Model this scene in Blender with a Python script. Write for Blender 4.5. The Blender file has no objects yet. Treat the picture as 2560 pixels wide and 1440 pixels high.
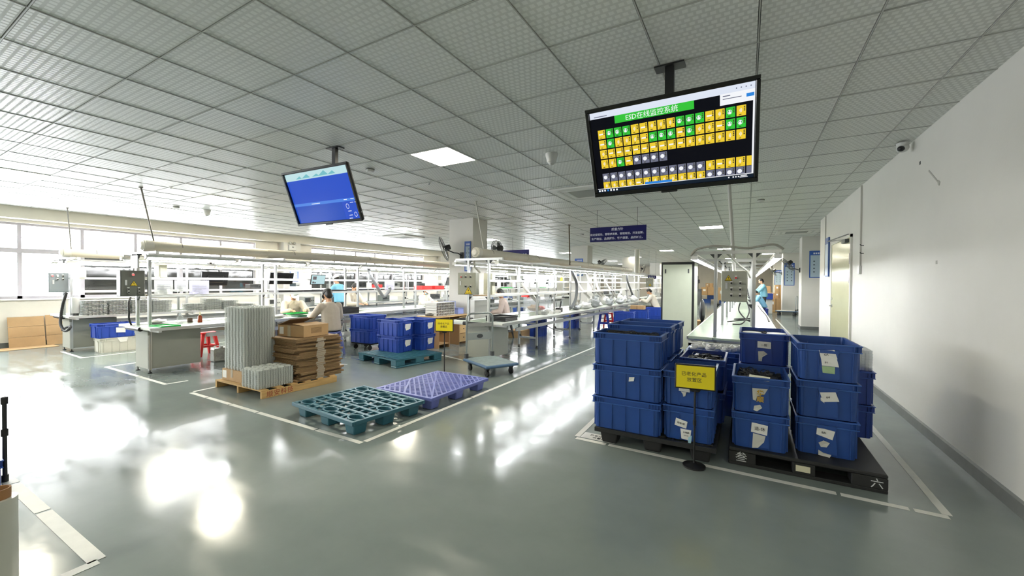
import bpy, bmesh, math, random
from math import sin, cos, pi, radians, atan2, hypot
from mathutils import Matrix, Vector, Euler
random.seed(7)
S = bpy.context.scene
C = S.collection
# ---------------------------------------------------------------- camera, world, exposure
EYE = 1.455
cd = bpy.data.cameras.new('camera'); cd.sensor_width = 36; cd.lens = 1020.02/2560*36
cd.clip_start = .05; cd.clip_end = 200
cam = bpy.data.objects.new('camera', cd); C.objects.link(cam); S.camera = cam
yaw, pit, rol = -.5216, -.0133, .0067
fw = Vector((sin(yaw)*cos(pit), cos(yaw)*cos(pit), sin(pit)))
r0 = Vector((cos(yaw), -sin(yaw), 0)); u0 = r0.cross(fw)
rr = r0*cos(rol)+u0*sin(rol); uu = u0*cos(rol)-r0*sin(rol)
cam.matrix_world = Matrix(((rr.x, uu.x, -fw.x, 0), (rr.y, uu.y, -fw.y, 0), (rr.z, uu.z, -fw.z, EYE), (0, 0, 0, 1)))
S.view_settings.view_transform = 'Standard'; S.view_settings.look = 'None'
S.view_settings.exposure = 0.0; S.view_settings.gamma = 1; S.view_settings.use_curve_mapping = False
cy = S.cycles
cy.use_denoising = True; cy.max_bounces = 7; cy.diffuse_bounces = 4; cy.glossy_bounces = 4
cy.transmission_bounces = 4; cy.transparent_max_bounces = 12; cy.caustics_reflective = False; cy.caustics_refractive = False
cy.sample_clamp_indirect = 6
W = bpy.data.worlds.new('sky'); S.world = W; W.use_nodes = True
bg = W.node_tree.nodes['Background']; bg.inputs[0].default_value = (.93, .96, 1, 1); bg.inputs[1].default_value = 28
PANEL_E, TUBE_E = 78, 98

# ---------------------------------------------------------------- materials
def lin(h):
    h = h.lstrip('#'); c = [int(h[i:i+2], 16)/255 for i in (0, 2, 4)]
    return tuple((x/12.92 if x <= .04045 else ((x+.055)/1.055)**2.4) for x in c)+(1,)
def setin(n, **k):
    for a, b in k.items():
        a = a.replace('_', ' ')
        if a in n.inputs: n.inputs[a].default_value = b
MATS = {}
def mat(name, col, rough=.5, metal=0, var=0, scale=6, bump=0, bscale=40, coat=0, alpha=1, spec=.5, stretch=None, rvar=0):
    if name in MATS: return MATS[name]
    m = bpy.data.materials.new(name); MATS[name] = m; m.use_nodes = True
    nt = m.node_tree; b = nt.nodes['Principled BSDF']
    c = lin(col) if isinstance(col, str) else col
    setin(b, Base_Color=c, Roughness=rough, Metallic=metal, Coat_Weight=coat, Alpha=alpha, Specular_IOR_Level=spec)
    tc = None
    if var or bump or rvar:
        tc = nt.nodes.new('ShaderNodeTexCoord'); mp = nt.nodes.new('ShaderNodeMapping')
        nt.links.new(tc.outputs['Object'], mp.inputs[0])
        if stretch: mp.inputs['Scale'].default_value = stretch
    if var or rvar:
        n = nt.nodes.new('ShaderNodeTexNoise'); setin(n, Scale=scale, Detail=5, Roughness=.6)
        nt.links.new(mp.outputs[0], n.inputs['Vector'])
    if var:
        r = nt.nodes.new('ShaderNodeValToRGB')
        r.color_ramp.elements[0].position = .3; r.color_ramp.elements[1].position = .7
        r.color_ramp.elements[0].color = tuple(x*(1-var) for x in c[:3])+(1,)
        r.color_ramp.elements[1].color = tuple(min(1, x*(1+var*.6)) for x in c[:3])+(1,)
        nt.links.new(n.outputs[0], r.inputs[0]); nt.links.new(r.outputs[0], b.inputs['Base Color'])
    if rvar:
        mr = nt.nodes.new('ShaderNodeMapRange'); setin(mr, From_Min=.3, From_Max=.7, To_Min=max(.02, rough-rvar), To_Max=rough+rvar)
        nt.links.new(n.outputs[0], mr.inputs[0]); nt.links.new(mr.outputs[0], b.inputs['Roughness'])
    if bump:
        n2 = nt.nodes.new('ShaderNodeTexNoise'); setin(n2, Scale=bscale, Detail=3)
        bp = nt.nodes.new('ShaderNodeBump'); setin(bp, Strength=bump, Distance=.01)
        nt.links.new(mp.outputs[0], n2.inputs['Vector']); nt.links.new(n2.outputs[0], bp.inputs['Height']); nt.links.new(bp.outputs[0], b.inputs['Normal'])
    return m
def emis(name, col, s):
    if name in MATS: return MATS[name]
    m = bpy.data.materials.new(name); MATS[name] = m; m.use_nodes = True; b = m.node_tree.nodes['Principled BSDF']
    c = lin(col) if isinstance(col, str) else col
    setin(b, Base_Color=(.02, .02, .02, 1), Roughness=.4, Emission_Color=c, Emission_Strength=s)
    return m
def clear(name, col, mixf, rough=.08):          # clear plastic or thin glass: part see-through, part glossy
    if name in MATS: return MATS[name]
    m = bpy.data.materials.new(name); MATS[name] = m; m.use_nodes = True; nt = m.node_tree
    b = nt.nodes['Principled BSDF']; setin(b, Base_Color=lin(col), Roughness=rough, Specular_IOR_Level=.6)
    t = nt.nodes.new('ShaderNodeBsdfTransparent'); x = nt.nodes.new('ShaderNodeMixShader'); x.inputs[0].default_value = mixf
    o = nt.nodes['Material Output']
    nt.links.new(t.outputs[0], x.inputs[1]); nt.links.new(b.outputs[0], x.inputs[2]); nt.links.new(x.outputs[0], o.inputs[0])
    return m
M_alu = mat('aluminium', '#c9cbca', .32, .75)
M_alu2 = mat('painted rail', '#d9dad6', .4)
M_wht = mat('white paint', '#e6e5df', .45)
M_wall = mat('wall plaster', '#d2d0c9', .75, var=.035, scale=1.2, bump=.05, bscale=60)
M_dkbase = mat('baseboard grey', '#5f625f', .4, var=.2, scale=5)
M_gry = mat('sheet metal grey', '#9a9c93', .42, var=.05, scale=3)
M_blk = mat('black plastic', '#17181a', .42)
M_blk2 = mat('black rubber', '#0e0f10', .6)
M_dk = mat('dark grey', '#3c3f41', .5)
M_blue = mat('crate blue', '#264a91', .38, var=.10, scale=4, spec=.45)
M_cratew = mat('crate grey white', '#c9c8bd', .4, var=.08)
M_paper = mat('paper', '#e6e6e2', .8)
M_lilac = mat('lilac paper', '#d9d6ea', .8)
M_ink = mat('ink', '#26282b', .7)
M_card = mat('cardboard', '#a98a62', .8, var=.10, scale=5)
M_card2 = mat('cardboard edge', '#8f7350', .85, var=.35, scale=14, stretch=(1, 1, 12))
M_green = mat('green tray', '#1fae4c', .4)
M_red = mat('red plastic', '#d22f2f', .4)
M_tape = mat('floor tape', '#d6d7d1', .5, var=.06, scale=9)
M_wtop = mat('bench top', '#dfe3dd', .28, var=.04, scale=2)
M_belt = mat('belt green', '#a9b8a6', .22, var=.08, scale=2)
M_emiP = emis('panel light', '#fff6df', PANEL_E)
M_emiT = emis('tube light', '#fbfdff', TUBE_E)

# ---------------------------------------------------------------- mesh helper
class MB:
    def __init__(s, M=None): s.v = []; s.f = []; s.k = []; s.mi = 0; s.M = M
    def add(s, vs, fs):
        o = len(s.v)
        s.v += [tuple(s.M @ Vector(p)) if s.M is not None else tuple(p) for p in vs]
        s.f += [tuple(i+o for i in f) for f in fs]; s.k += [s.mi]*len(fs); return s
    def box(s, x0, y0, z0, x1, y1, z1):
        return s.add([(x0, y0, z0), (x1, y0, z0), (x1, y1, z0), (x0, y1, z0), (x0, y0, z1), (x1, y0, z1), (x1, y1, z1), (x0, y1, z1)],
                     [(0, 3, 2, 1), (4, 5, 6, 7), (0, 1, 5, 4), (1, 2, 6, 5), (2, 3, 7, 6), (3, 0, 4, 7)])
    def cbox(s, cx, cy_, cz, w, d, h): return s.box(cx-w/2, cy_-d/2, cz-h/2, cx+w/2, cy_+d/2, cz+h/2)
    def bar(s, a, b, w, h):                     # box beam from a to b
        a, b = Vector(a), Vector(b); d = (b-a).normalized()
        x = d.cross(Vector((0, 0, 1)))
        if x.length < 1e-4: x = Vector((1, 0, 0))
        x.normalize(); y = x.cross(d)
        q = [x*sx*w/2+y*sy*h/2 for sx, sy in ((-1, -1), (1, -1), (1, 1), (-1, 1))]
        return s.add([a+i for i in q]+[b+i for i in q], [(3, 2, 1, 0), (4, 5, 6, 7)]+[(i, (i+1) % 4, 4+(i+1) % 4, 4+i) for i in range(4)])
    def tube(s, path, r, n=8, cap=True):
        P = [Vector(p) for p in path]; rs = r if isinstance(r, (list, tuple)) else [r]*len(P)
        vs = []; x = None
        for i, p in enumerate(P):
            d = (P[min(i+1, len(P)-1)]-P[max(i-1, 0)]).normalized()
            if x is None:
                x = d.orthogonal().normalized()
            else:
                x = (x-d*x.dot(d)).normalized()
            y = d.cross(x)
            vs += [p+(x*cos(2*pi*j/n)+y*sin(2*pi*j/n))*rs[i] for j in range(n)]
        fs = [(i*n+j, i*n+(j+1) % n, (i+1)*n+(j+1) % n, (i+1)*n+j) for i in range(len(P)-1) for j in range(n)]
        if cap: fs += [tuple(range(n))[::-1], tuple((len(P)-1)*n+j for j in range(n))]
        return s.add(vs, fs)
    def cyl(s, a, b, r, r2=None, n=16): return s.tube([a, b], [r, r if r2 is None else r2], n)
    def lathe(s, prof, n=20, c=(0, 0, 0)):      # prof [(r,z)] bottom to top
        vs = [(c[0]+r*cos(2*pi*j/n), c[1]+r*sin(2*pi*j/n), c[2]+z) for r, z in prof for j in range(n)]
        fs = [(i*n+j, i*n+(j+1) % n, (i+1)*n+(j+1) % n, (i+1)*n+j) for i in range(len(prof)-1) for j in range(n)]
        fs += [tuple(range(n))[::-1], tuple((len(prof)-1)*n+j for j in range(n))]
        return s.add(vs, fs)
    def prism(s, poly, a, b, ax='z'):           # poly in the other two axes, extruded a..b
        n = len(poly)
        def P(p, t): return {'z': (p[0], p[1], t), 'y': (p[0], t, p[1]), 'x': (t, p[0], p[1])}[ax]
        return s.add([P(p, a) for p in poly]+[P(p, b) for p in poly], [tuple(range(n))[::-1], tuple(range(n, 2*n))]+[(i, (i+1) % n, n+(i+1) % n, n+i) for i in range(n)])
    def ring(s, o, i, z0, z1):                  # frame between outer and inner rectangles (x0,y0,x1,y1)
        (a, b, c, d), (e, f, g, h) = o, i
        s.box(a, b, z0, c, f, z1); s.box(a, h, z0, c, d, z1); s.box(a, f, z0, e, h, z1); return s.box(g, f, z0, c, h, z1)
    def ell(s, c, r, n=14, m=9):
        vs = []; fs = []
        for i in range(1, m):
            t = pi*i/m
            vs += [(c[0]+r[0]*sin(t)*cos(2*pi*j/n), c[1]+r[1]*sin(t)*sin(2*pi*j/n), c[2]+r[2]*cos(t)) for j in range(n)]
        vs += [(c[0], c[1], c[2]+r[2]), (c[0], c[1], c[2]-r[2])]; k = (m-1)*n
        fs += [(i*n+j, (i+1)*n+j, (i+1)*n+(j+1) % n, i*n+(j+1) % n) for i in range(m-2) for j in range(n)]
        fs += [(k, j, (j+1) % n) for j in range(n)]+[(k+1, (m-2)*n+(j+1) % n, (m-2)*n+j) for j in range(n)]
        return s.add(vs, fs)
    def quad(s, a, b, c, d): return s.add([a, b, c, d], [(0, 1, 2, 3)])
    def build(s, name, mats, parent=None, smooth=False, bevel=0, loc=None, rz=0, seg=1):
        me = bpy.data.meshes.new(name); me.from_pydata(s.v, [], s.f)
        for m in (mats if isinstance(mats, (list, tuple)) else [mats]): me.materials.append(m)
        if any(s.k): me.polygons.foreach_set('material_index', s.k)
        if smooth: me.polygons.foreach_set('use_smooth', [True]*len(me.polygons))
        me.update(); o = bpy.data.objects.new(name, me); C.objects.link(o)
        if parent is not None: o.parent = parent
        if loc is not None: o.location = loc
        if rz: o.rotation_euler = (0, 0, rz)
        if bevel:
            b = o.modifiers.new('bevel', 'BEVEL'); b.width = bevel; b.segments = seg; b.limit_method = 'ANGLE'; b.angle_limit = radians(40)
        if smooth:
            try: me.set_sharp_from_angle(angle=radians(38))
            except Exception: pass
        return o
def tag(o, label, cat, group=None):
    o['label'] = label; o['category'] = cat
    if group: o['group'] = group
    return o
def T(name, label, cat, loc=(0, 0, 0), rz=0, group=None):
    o = bpy.data.objects.new(name, None); C.objects.link(o); o.empty_display_size = .1
    o.location = loc; o.rotation_euler = (0, 0, rz); return tag(o, label, cat, group)
def struct(o): o['kind'] = 'structure'; return o
def sempty(name, loc=(0, 0, 0)):
    o = bpy.data.objects.new(name, None); C.objects.link(o); o.location = loc; return struct(o)
def dup(root, loc=None, rz=None, label=None, group=None):
    def cp(o, par):
        c = o.copy(); C.objects.link(c)
        if par is not None: c.parent = par
        for ch in KIDS.get(o.name, []): cp(ch, c)
        return c
    KIDS = {}
    def walk(o):
        KIDS[o.name] = list(o.children)
        for ch in o.children: walk(ch)
    walk(root); r = cp(root, None)
    if loc is not None: r.location = loc
    if rz is not None: r.rotation_euler = (0, 0, rz)
    if label: r['label'] = label
    if group: r['group'] = group
    return r
def text(s, size, m, name, parent, loc, rot=(pi/2, 0, 0), ext=.0006, ax='CENTER', spacing=1, line=1, bold=0, res=2):
    cu = bpy.data.curves.new('lettering', 'FONT'); cu.body = s; cu.size = size; cu.align_x = ax; cu.align_y = 'CENTER'; cu.extrude = ext
    cu.space_character = spacing; cu.space_line = line; cu.resolution_u = res; cu.offset = bold
    t = bpy.data.objects.new('lettering', cu); C.objects.link(t)
    dg = bpy.context.evaluated_depsgraph_get(); dg.update()
    me = bpy.data.meshes.new_from_object(t.evaluated_get(dg)); bpy.data.objects.remove(t); bpy.data.curves.remove(cu)
    me.materials.clear(); me.materials.append(m)
    o = bpy.data.objects.new(name, me); C.objects.link(o); o.location = loc; o.rotation_euler = rot
    if parent is not None: o.parent = parent
    return o
ORD = ['first', 'second', 'third', 'fourth', 'fifth', 'sixth', 'seventh', 'eighth', 'ninth', 'tenth', 'eleventh', 'twelfth', 'thirteenth', 'fourteenth', 'fifteenth',
       'sixteenth', 'seventeenth', 'eighteenth', 'nineteenth', 'twentieth', 'twenty-first', 'twenty-second', 'twenty-third', 'twenty-fourth', 'twenty-fifth', 'twenty-sixth', 'twenty-seventh', 'twenty-eighth', 'twenty-ninth', 'thirtieth']
# ---------------------------------------------------------------- the room
XL, XR, YB, YF, HC = -13.66, 1.53, 38.0, -6.0, 3.0
def floor_mat():
    m = bpy.data.materials.new('epoxy floor'); m.use_nodes = True; nt = m.node_tree; b = nt.nodes['Principled BSDF']
    tc = nt.nodes.new('ShaderNodeTexCoord')
    def noise(sc, st, det=5):
        mp = nt.nodes.new('ShaderNodeMapping'); mp.inputs['Scale'].default_value = st
        nt.links.new(tc.outputs['Object'], mp.inputs[0]); n = nt.nodes.new('ShaderNodeTexNoise'); setin(n, Scale=sc, Detail=det, Roughness=.62)
        nt.links.new(mp.outputs[0], n.inputs['Vector']); return n
    n1 = noise(.9, (1, 1, 1)); r = nt.nodes.new('ShaderNodeValToRGB')
    r.color_ramp.elements[0].position = .3; r.color_ramp.elements[1].position = .72
    r.color_ramp.elements[0].color = lin('#6f7977'); r.color_ramp.elements[1].color = lin('#7f8986')
    nt.links.new(n1.outputs[0], r.inputs[0]); nt.links.new(r.outputs[0], b.inputs['Base Color'])
    n2 = noise(3.2, (.5, 1.6, 1)); mr = nt.nodes.new('ShaderNodeMapRange'); setin(mr, From_Min=.3, From_Max=.72, To_Min=.09, To_Max=.24)
    nt.links.new(n2.outputs[0], mr.inputs[0]); nt.links.new(mr.outputs[0], b.inputs['Roughness'])
    n3 = noise(2.2, (1, 1, 1), 3); n4 = noise(26, (.5, 1.5, 1), 3)
    ad = nt.nodes.new('ShaderNodeMath'); ad.operation = 'MULTIPLY_ADD'; ad.inputs[1].default_value = .05
    nt.links.new(n4.outputs[0], ad.inputs[0]); nt.links.new(n3.outputs[0], ad.inputs[2])
    bp = nt.nodes.new('ShaderNodeBump'); setin(bp, Strength=.12, Distance=.012)
    nt.links.new(ad.outputs[0], bp.inputs['Height']); nt.links.new(bp.outputs[0], b.inputs['Normal'])
    setin(b, Specular_IOR_Level=.6)
    return m
struct(MB().box(-14.2, YF-.2, -.1, 3.2, YB+.2, 0).build('floor', floor_mat()))
def ceil_mat():
    m = bpy.data.materials.new('embossed ceiling tile'); m.use_nodes = True; nt = m.node_tree; b = nt.nodes['Principled BSDF']
    tc = nt.nodes.new('ShaderNodeTexCoord'); mp = nt.nodes.new('ShaderNodeMapping'); nt.links.new(tc.outputs['Object'], mp.inputs[0])
    br = nt.nodes.new('ShaderNodeTexBrick'); br.offset = .5
    setin(br, Color1=lin('#eeefea'), Color2=lin('#ebece8'), Mortar=lin('#d8d9d4'), Scale=1, Mortar_Size=.010, Mortar_Smooth=.4, Brick_Width=.046, Row_Height=.046)
    nt.links.new(mp.outputs[0], br.inputs['Vector']); nt.links.new(br.outputs['Color'], b.inputs['Base Color'])
    mr = nt.nodes.new('ShaderNodeMapRange'); setin(mr, To_Min=.30, To_Max=.62); nt.links.new(br.outputs['Fac'], mr.inputs[0]); nt.links.new(mr.outputs[0], b.inputs['Roughness'])
    setin(b, Specular_IOR_Level=.45); return m
M_ceil = ceil_mat(); M_grid = mat('ceiling grid', '#b2b3ae', .5); M_void = mat('plenum dark', '#2a2b2a', .9)
# ceiling lights (grid cells) and cassette air conditioners; cell (i,j) spans X .6i+.0457, Y .6j+1.2517
GX, GY = .0457, 1.2517
LIGHTS = [(-6, 4, 'square ceiling light panel in front of the green timber-free screens'), ]
LIGHTS = {(-6, 4): 'square ceiling light panel between the two hanging screens', (-15, 4): 'square ceiling light panel above the second bench, with its outline clear',
          (-19, 4): 'square ceiling light panel beside the round sprinkler cap, near the window wall', (-16, 0): 'square ceiling light panel cut by the left edge of the photo',
          (-15, 12): 'square ceiling light panel behind the blue screen, above the first pilaster', (-20, 11): 'blown-out ceiling light panel right below the blue screen',
          (-2, 18): 'square ceiling light panel behind the blue hanging policy sign', (-6, 31): 'small far light panel left of the white cabinet top',
          (-14, 30): 'far light panel left of the second concrete column', (-2, 31): 'far light panel above the right conveyor bench conduit', (-5, 44): 'distant light panel just above the white cabinet',
          (-2, 44): 'distant light panel at the end of the right bench aisle', (-14, 44): 'distant light panel above the central bench fans', (-14, 18): 'light panel left of the first concrete column',
          (-20, 22): 'light panel near the window wall behind the second row', (-6, -6): 'light panel behind the camera over the aisle', (-15, -6): 'light panel behind the camera near windows', (-20, -5): 'light panel behind the camera beside the window wall', (0, -5): 'light panel behind the camera by the white wall',
          (-2, 52): 'added light panel before the back wall above the conveyor aisle', (-9, 52): 'added light panel before the back wall in the middle', (-15, 52): 'added light panel before the back wall near the windows', (1, 38): 'added far light panel right of the conveyor bench', (-10, 38): 'added far light panel above the aisle between the middle rows', (1, 48): 'added distant light panel near the third pillar'}  # panels on this line are added to brighten the dark far end
AC = {(-5, 8): 'white ceiling air conditioner cassette beside the large screen', (-18, 14): 'square air conditioner cassette near the window wall', (1, 21): 'white ceiling cassette at the right of the conveyor bench',
      (-3, 29): 'far ceiling cassette above the white cabinet'}
used = set(LIGHTS)
for (i, j) in AC: used |= {(i, j), (i+1, j), (i, j+1), (i+1, j+1)}
cm, gm = MB(), MB()
i0, i1, j0, j1 = -23, 5, -13, 61
for i in range(i0, i1):
    for j in range(j0, j1):
        if (i, j) in used: continue
        x, y = GX+.6*i, GY+.6*j
        if x > XR-.02 and y < 12.2: continue
        d = random.uniform(-.0008, .0008)
        cm.box(x+.007, y+.007, 3+d, min(x+.593, 2.6) if y > 12 else min(x+.593, XR), y+.593, 3.02)
for (i, j) in AC: x, y = GX+.6*i, GY+.6*j; cm.ring((x+.01, y+.01, x+1.19, y+1.19), (x+.12, y+.12, x+1.08, y+1.08), 3, 3.02)
struct(cm.build('ceiling', M_ceil))
for i in range(i0, i1+1): gm.box(GX+.6*i-.0035, YF, 2.995, GX+.6*i+.0035, YB, 3.02)
for j in range(j0, j1+1): gm.box(XL, GY+.6*j-.0035, 2.9955, 2.6, GY+.6*j+.0035, 3.02)
struct(gm.build('trim_1', M_grid))
struct(MB().box(-14.2, YF-.2, 3.06, 3.2, YB+.2, 3.15).build('ceiling_slab', M_void))
# right wall with the door, recess beyond, pillars
DY0, DY1, DZ = 8.80, 10.52, 2.26
wm = MB(); wm.box(XR, YF, 0, XR+.2, 12.24, 3.06)
struct(wm.build('wall_right', M_wall)); struct(MB().box(2.5, 12.24, 0, 2.7, YB, 3.06).build('wall_right_far', M_wall))
struct(MB().box(1.73, 12.04, 0, 2.6, 12.24, 3.06).build('wall_return', M_wall))
bb = MB(); bb.prism([(XR, 0), (XR-.022, 0), (XR-.018, .09), (XR, .1)], YF, 8.72, 'y'); bb.prism([(XR, 0), (XR-.022, 0), (XR-.018, .09), (XR, .1)], 10.6, 12.26, 'y')
struct(bb.build('baseboard_right', M_dkbase))
M_door = mat('door cream green', '#c9c8a4', .18, var=.03, scale=2, spec=.6)
d = sempty('door_1', (XR, 0, 0))
MB().box(-.022, DY0, .01, -.002, DY1, DZ).build('door_leaf', M_door, d, bevel=.003)
f = MB(); f.box(-.03, DY0-.05, 0, -.001, DY0, DZ+.05); f.box(-.03, DY1, 0, -.001, DY1+.05, DZ+.05); f.box(-.03, DY0-.05, DZ, -.001, DY1+.05, DZ+.05)
f.build('door_frame', mat('door frame', '#d8d6cc', .5), d)
h = MB(); h.cyl((-.022, DY1-.1, 1.03), (-.07, DY1-.1, 1.03), .012); h.bar((-.07, DY1-.1, 1.03), (-.07, DY1-.24, 1.03), .02, .02); h.cyl((-.022, DY1-.1, 1.03), (-.03, DY1-.1, 1.03), .03); h.cyl((-.022, DY1-.1, 1.17), (-.034, DY1-.1, 1.17), .026)
h.build('door_handle', M_alu, d)
for z in (1.9, 1.58): MB().box(-.03, DY0-.01, z-.09, -.021, DY0+.05, z+.09).build('door_hinge', M_blk, d)
k = MB(); k.box(-.08, DY0+.1, DZ-.08, -.022, DY0+.4, DZ-.02); k.bar((-.05, DY0+.3, DZ-.01), (-.18, DY1-.6, DZ+.03), .02, .012); k.bar((-.18, DY1-.6, DZ+.03), (-.02, DY0+.2, DZ+.07), .02, .012)
k.build('door_closer', M_dk, d)
for n, (x0, x1, y) in enumerate([(1.54, 2.6, 16.15), (1.54, 2.6, 24.2), (1.54, 2.6, 32.2)]):
    struct(MB().box(x0, y, 0, x1, y+.7, 3.02).build('wall_pillar', M_wall, bevel=.01))
    struct(MB().box(x0-.012, y-.012, 0, x1, y+.712, .1).build('baseboard_pillar', M_dkbase))
struct(MB().box(-14.2, YB, 0, 3.2, YB+.2, 3.06).build('wall_back', mat('far wall', '#d3cbbb', .8, var=.04, scale=2)))
struct(MB().box(-14.2, YF-.2, 0, 3.2, YF, 3.06).build('wall_front', M_wall))
for (x0, y0) in [(-6.40, 8.0), (-6.40, 16.1), (-6.40, 24.2), (-6.40, 32.2)]:
    struct(MB().box(x0, y0, 0, x0+.72, y0+.62, 3.02).build('concrete_column', M_wall, bevel=.008))
# left window wall
wl = MB()
WIN = [(-5.2, -1.3), (-1.0, 7.25), (9.2, 15.1), (17.3, 23.2), (25.4, 31.2)]
Z0, Z1, ZT = 1.03, 2.68, 2.08
wl.box(XL-.2, YF, 0, XL, YB, Z0); wl.box(XL-.2, YF, Z1, XL, YB, 3.06)
ys = YF
for a, b in WIN: wl.box(XL-.2, ys, Z0, XL, a, Z1); ys = b
wl.box(XL-.2, ys, Z0, XL, YB, Z1)
struct(wl.build('wall_left', mat('window wall plaster', '#dedacf', .8, var=.05, scale=2, bump=.08, bscale=30)))
struct(MB().box(XL, YF, 2.75, XL+.3, YB, 2.999).build('ceiling_beam', mat('beam plaster', '#d8d3c4', .8, var=.05, scale=1.5)))
for y in (8.0, 16.1, 24.2, 32.2): struct(MB().box(XL, y, 0, XL+.28, y+.6, 3.0).build('wall_pilaster', M_wall))
struct(MB().box(XL, YF, 0, XL+.015, YB, .1).build('baseboard_left', M_dkbase))
M_frame = mat('window frame', '#a9a6ac', .45); M_glass = clear('window glass', '#ffffff', .05, .03)
M_dglass = mat('dark tinted glass', '#2b2c2a', .06, spec=.7, var=.5, scale=.8)
for n, (a, b) in enumerate(WIN):
    w = sempty('window_%d' % (n+1), (XL, 0, 0)); g = MB(); N = max(2, round((b-a)/.98)); ps = [a+(b-a)*q/N for q in range(N+1)]
    if n == 1: ps = [-1.0, -.55, .42, 1.38, 2.36, 3.33, 4.31, 5.29, 6.28, 7.25]
    for q, y in enumerate(ps): g.box(-.12, y-.03, ZT, -.06, y+.03, Z1)
    for y in ps[::1]: g.box(-.13, y-.035, Z0, -.05, y+.035, ZT)
    g.box(-.13, a, Z0, -.05, b, Z0+.06); g.box(-.13, a, Z1-.05, -.05, b, Z1); g.box(-.14, a, ZT-.05, -.03, b, ZT+.05)
    g.build('window_frame', M_frame, w); MB().box(-.2, a, Z0-.03, .04, b, Z0).build('window_sill', M_wht, w)
    MB().box(-.092, a, ZT, -.088, b, Z1).build('window_pane', M_glass, w)
    for y0, y1 in zip(ps, ps[1:]):
        dark = (n == 1 and y0 > 3.2) or n in (2, 3)
        MB().box(-.094, y0+.03, Z0+.05, -.088, y1-.03, ZT-.04).build('window_pane', M_dglass if dark else M_glass, w)
    bar = MB(); bar.box(-.02, a, 2.36, -.01, b, 2.375)
    bar.build('window_rail', M_frame, w)
    L = bpy.data.lights.new('window_daylight', 'AREA'); L.shape = 'RECTANGLE'; L.size = b-a; L.size_y = Z1-Z0; L.cycles.is_portal = True
    lo = bpy.data.objects.new('window_daylight', L); C.objects.link(lo); lo.location = (XL-.19, (a+b)/2, (Z0+Z1)/2); lo.rotation_euler = (0, -pi/2, 0)
    lo.rotation_euler = Euler((pi/2, 0, -pi/2)); 
for (i, j), lb in LIGHTS.items():
    t = T('ceiling_light', lb, 'ceiling light', (GX+.6*i+.3, GY+.6*j+.3, 2.99))
    MB().box(-.278, -.278, .002, .278, .278, .012).build('diffuser', M_emiP, t); MB().ring((-.297, -.297, .297, .297), (-.278, -.278, .278, .278), 0, .03).build('frame', M_wht, t)
for (i, j), lb in AC.items():
    t = T('air_conditioner', lb, 'air conditioner', (GX+.6*i+.6, GY+.6*j+.6, 2.968))
    MB().ring((-.5, -.5, .5, .5), (-.27, -.27, .27, .27), 0, .03).build('panel', M_wht, t, bevel=.01)
    g = MB(); g.box(-.27, -.27, .012, .27, .27, .03)
    for q in range(18): g.box(-.26, -.26+q*.03, .004, .26, -.245+q*.03, .012)
    g.build('grille', mat('grille grey', '#a4a59f', .6), t)
    for s in (-1, 1):
        MB().box(-.36, s*.38-.025, -.004, .36, s*.38+.025, .004).build('louver', mat('louver white', '#cfcfc9', .5), t)
        MB().box(s*.38-.025, -.36, -.004, s*.38+.025, .36, .004).build('louver', mat('louver white', '#cfcfc9', .5), t)
# ---------------------------------------------------------------- floor marking tape
def tape(pts, label, w=.05, gaps=()):
    m = MB()
    for (a, b) in zip(pts, pts[1:]):
        m.M = None; ax, ay = a; bx, by = b; L = hypot(bx-ax, by-ay); ux, uy = (bx-ax)/L, (by-ay)/L; nx, ny = -uy*w/2, ux*w/2
        cuts = [0]+[q for g in gaps for q in (g*L-.012, g*L+.012) if len(pts) == 2]+[L+ (w/2 if len(pts) > 2 else 0)]
        for s, e in zip(cuts[::2], cuts[1::2]):
            m.add([(ax+ux*s-nx, ay+uy*s-ny, .0008), (ax+ux*e-nx, ay+uy*e-ny, .0008), (ax+ux*e+nx, ay+uy*e+ny, .0008), (ax+ux*s+nx, ay+uy*s+ny, .0008),
                   (ax+ux*s-nx, ay+uy*s-ny, .002), (ax+ux*e-nx, ay+uy*e-ny, .002), (ax+ux*e+nx, ay+uy*e+ny, .002), (ax+ux*s+nx, ay+uy*s+ny, .002)],
                  [(4, 5, 6, 7), (0, 1, 5, 4), (1, 2, 6, 5), (2, 3, 7, 6), (3, 0, 4, 7)])
    tag(m.build('floor_tape', M_tape), label, 'floor tape')
tape([(-6.22, 2.5), (-2.99, 2.5)], 'white floor tape running in front of the wooden and teal pallets', gaps=(.13, .3, .48, .8))
tape([(-2.99, 2.54), (-2.96, 19)], 'long white floor tape beside the purple pallet running down the aisle', gaps=(.1, .3))
tape([(-6.25, 2.54), (-6.4, 4.6)], 'white floor tape on the bench side of the wooden pallet')
tape([(-6.4, 4.62), (-6.05, 4.75)], 'short white floor tape end near the blue grey stool')
tape([(-5.25, 6.34), (-4.3, 6.05)], 'white floor tape between the back teal pallet and the hand trolley')
tape([(-1.37, 3.61), (1.12, 3.57)], 'white floor tape in front of the two black pallets', gaps=(.12, .78, .93))
tape([(-1.375, 3.65), (-1.42, 5.9)], 'white floor tape on the aisle side of the black pallets')
tape([(1.12, 3.6), (1.13, 5.9)], 'white floor tape between the right black pallet and the white wall')
tape([(1.08, 20.3), (1.13, 12.6)], 'white floor tape beside the far conveyor bench near the cream door')
tape([(-9.28, 2.52), (-7.03, 2.52)], 'white floor tape in front of the grey bench cabinet', gaps=(.6,))
tape([(-7.03, 2.5), (-7.01, 2.78)], 'short white floor tape stub beside the grey bench cabinet')
tape([(-9.28, 2.55), (-9.3, 3.6)], 'white floor tape on the far side of the grey bench cabinet')
tape([(-11.95, 2.6), (-10.7, 2.58)], 'white floor tape at the foot of the window bench')
tape([(-10.7, 2.55), (-10.7, 6)], 'white floor tape beside the stacked blue and white crates')
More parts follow.
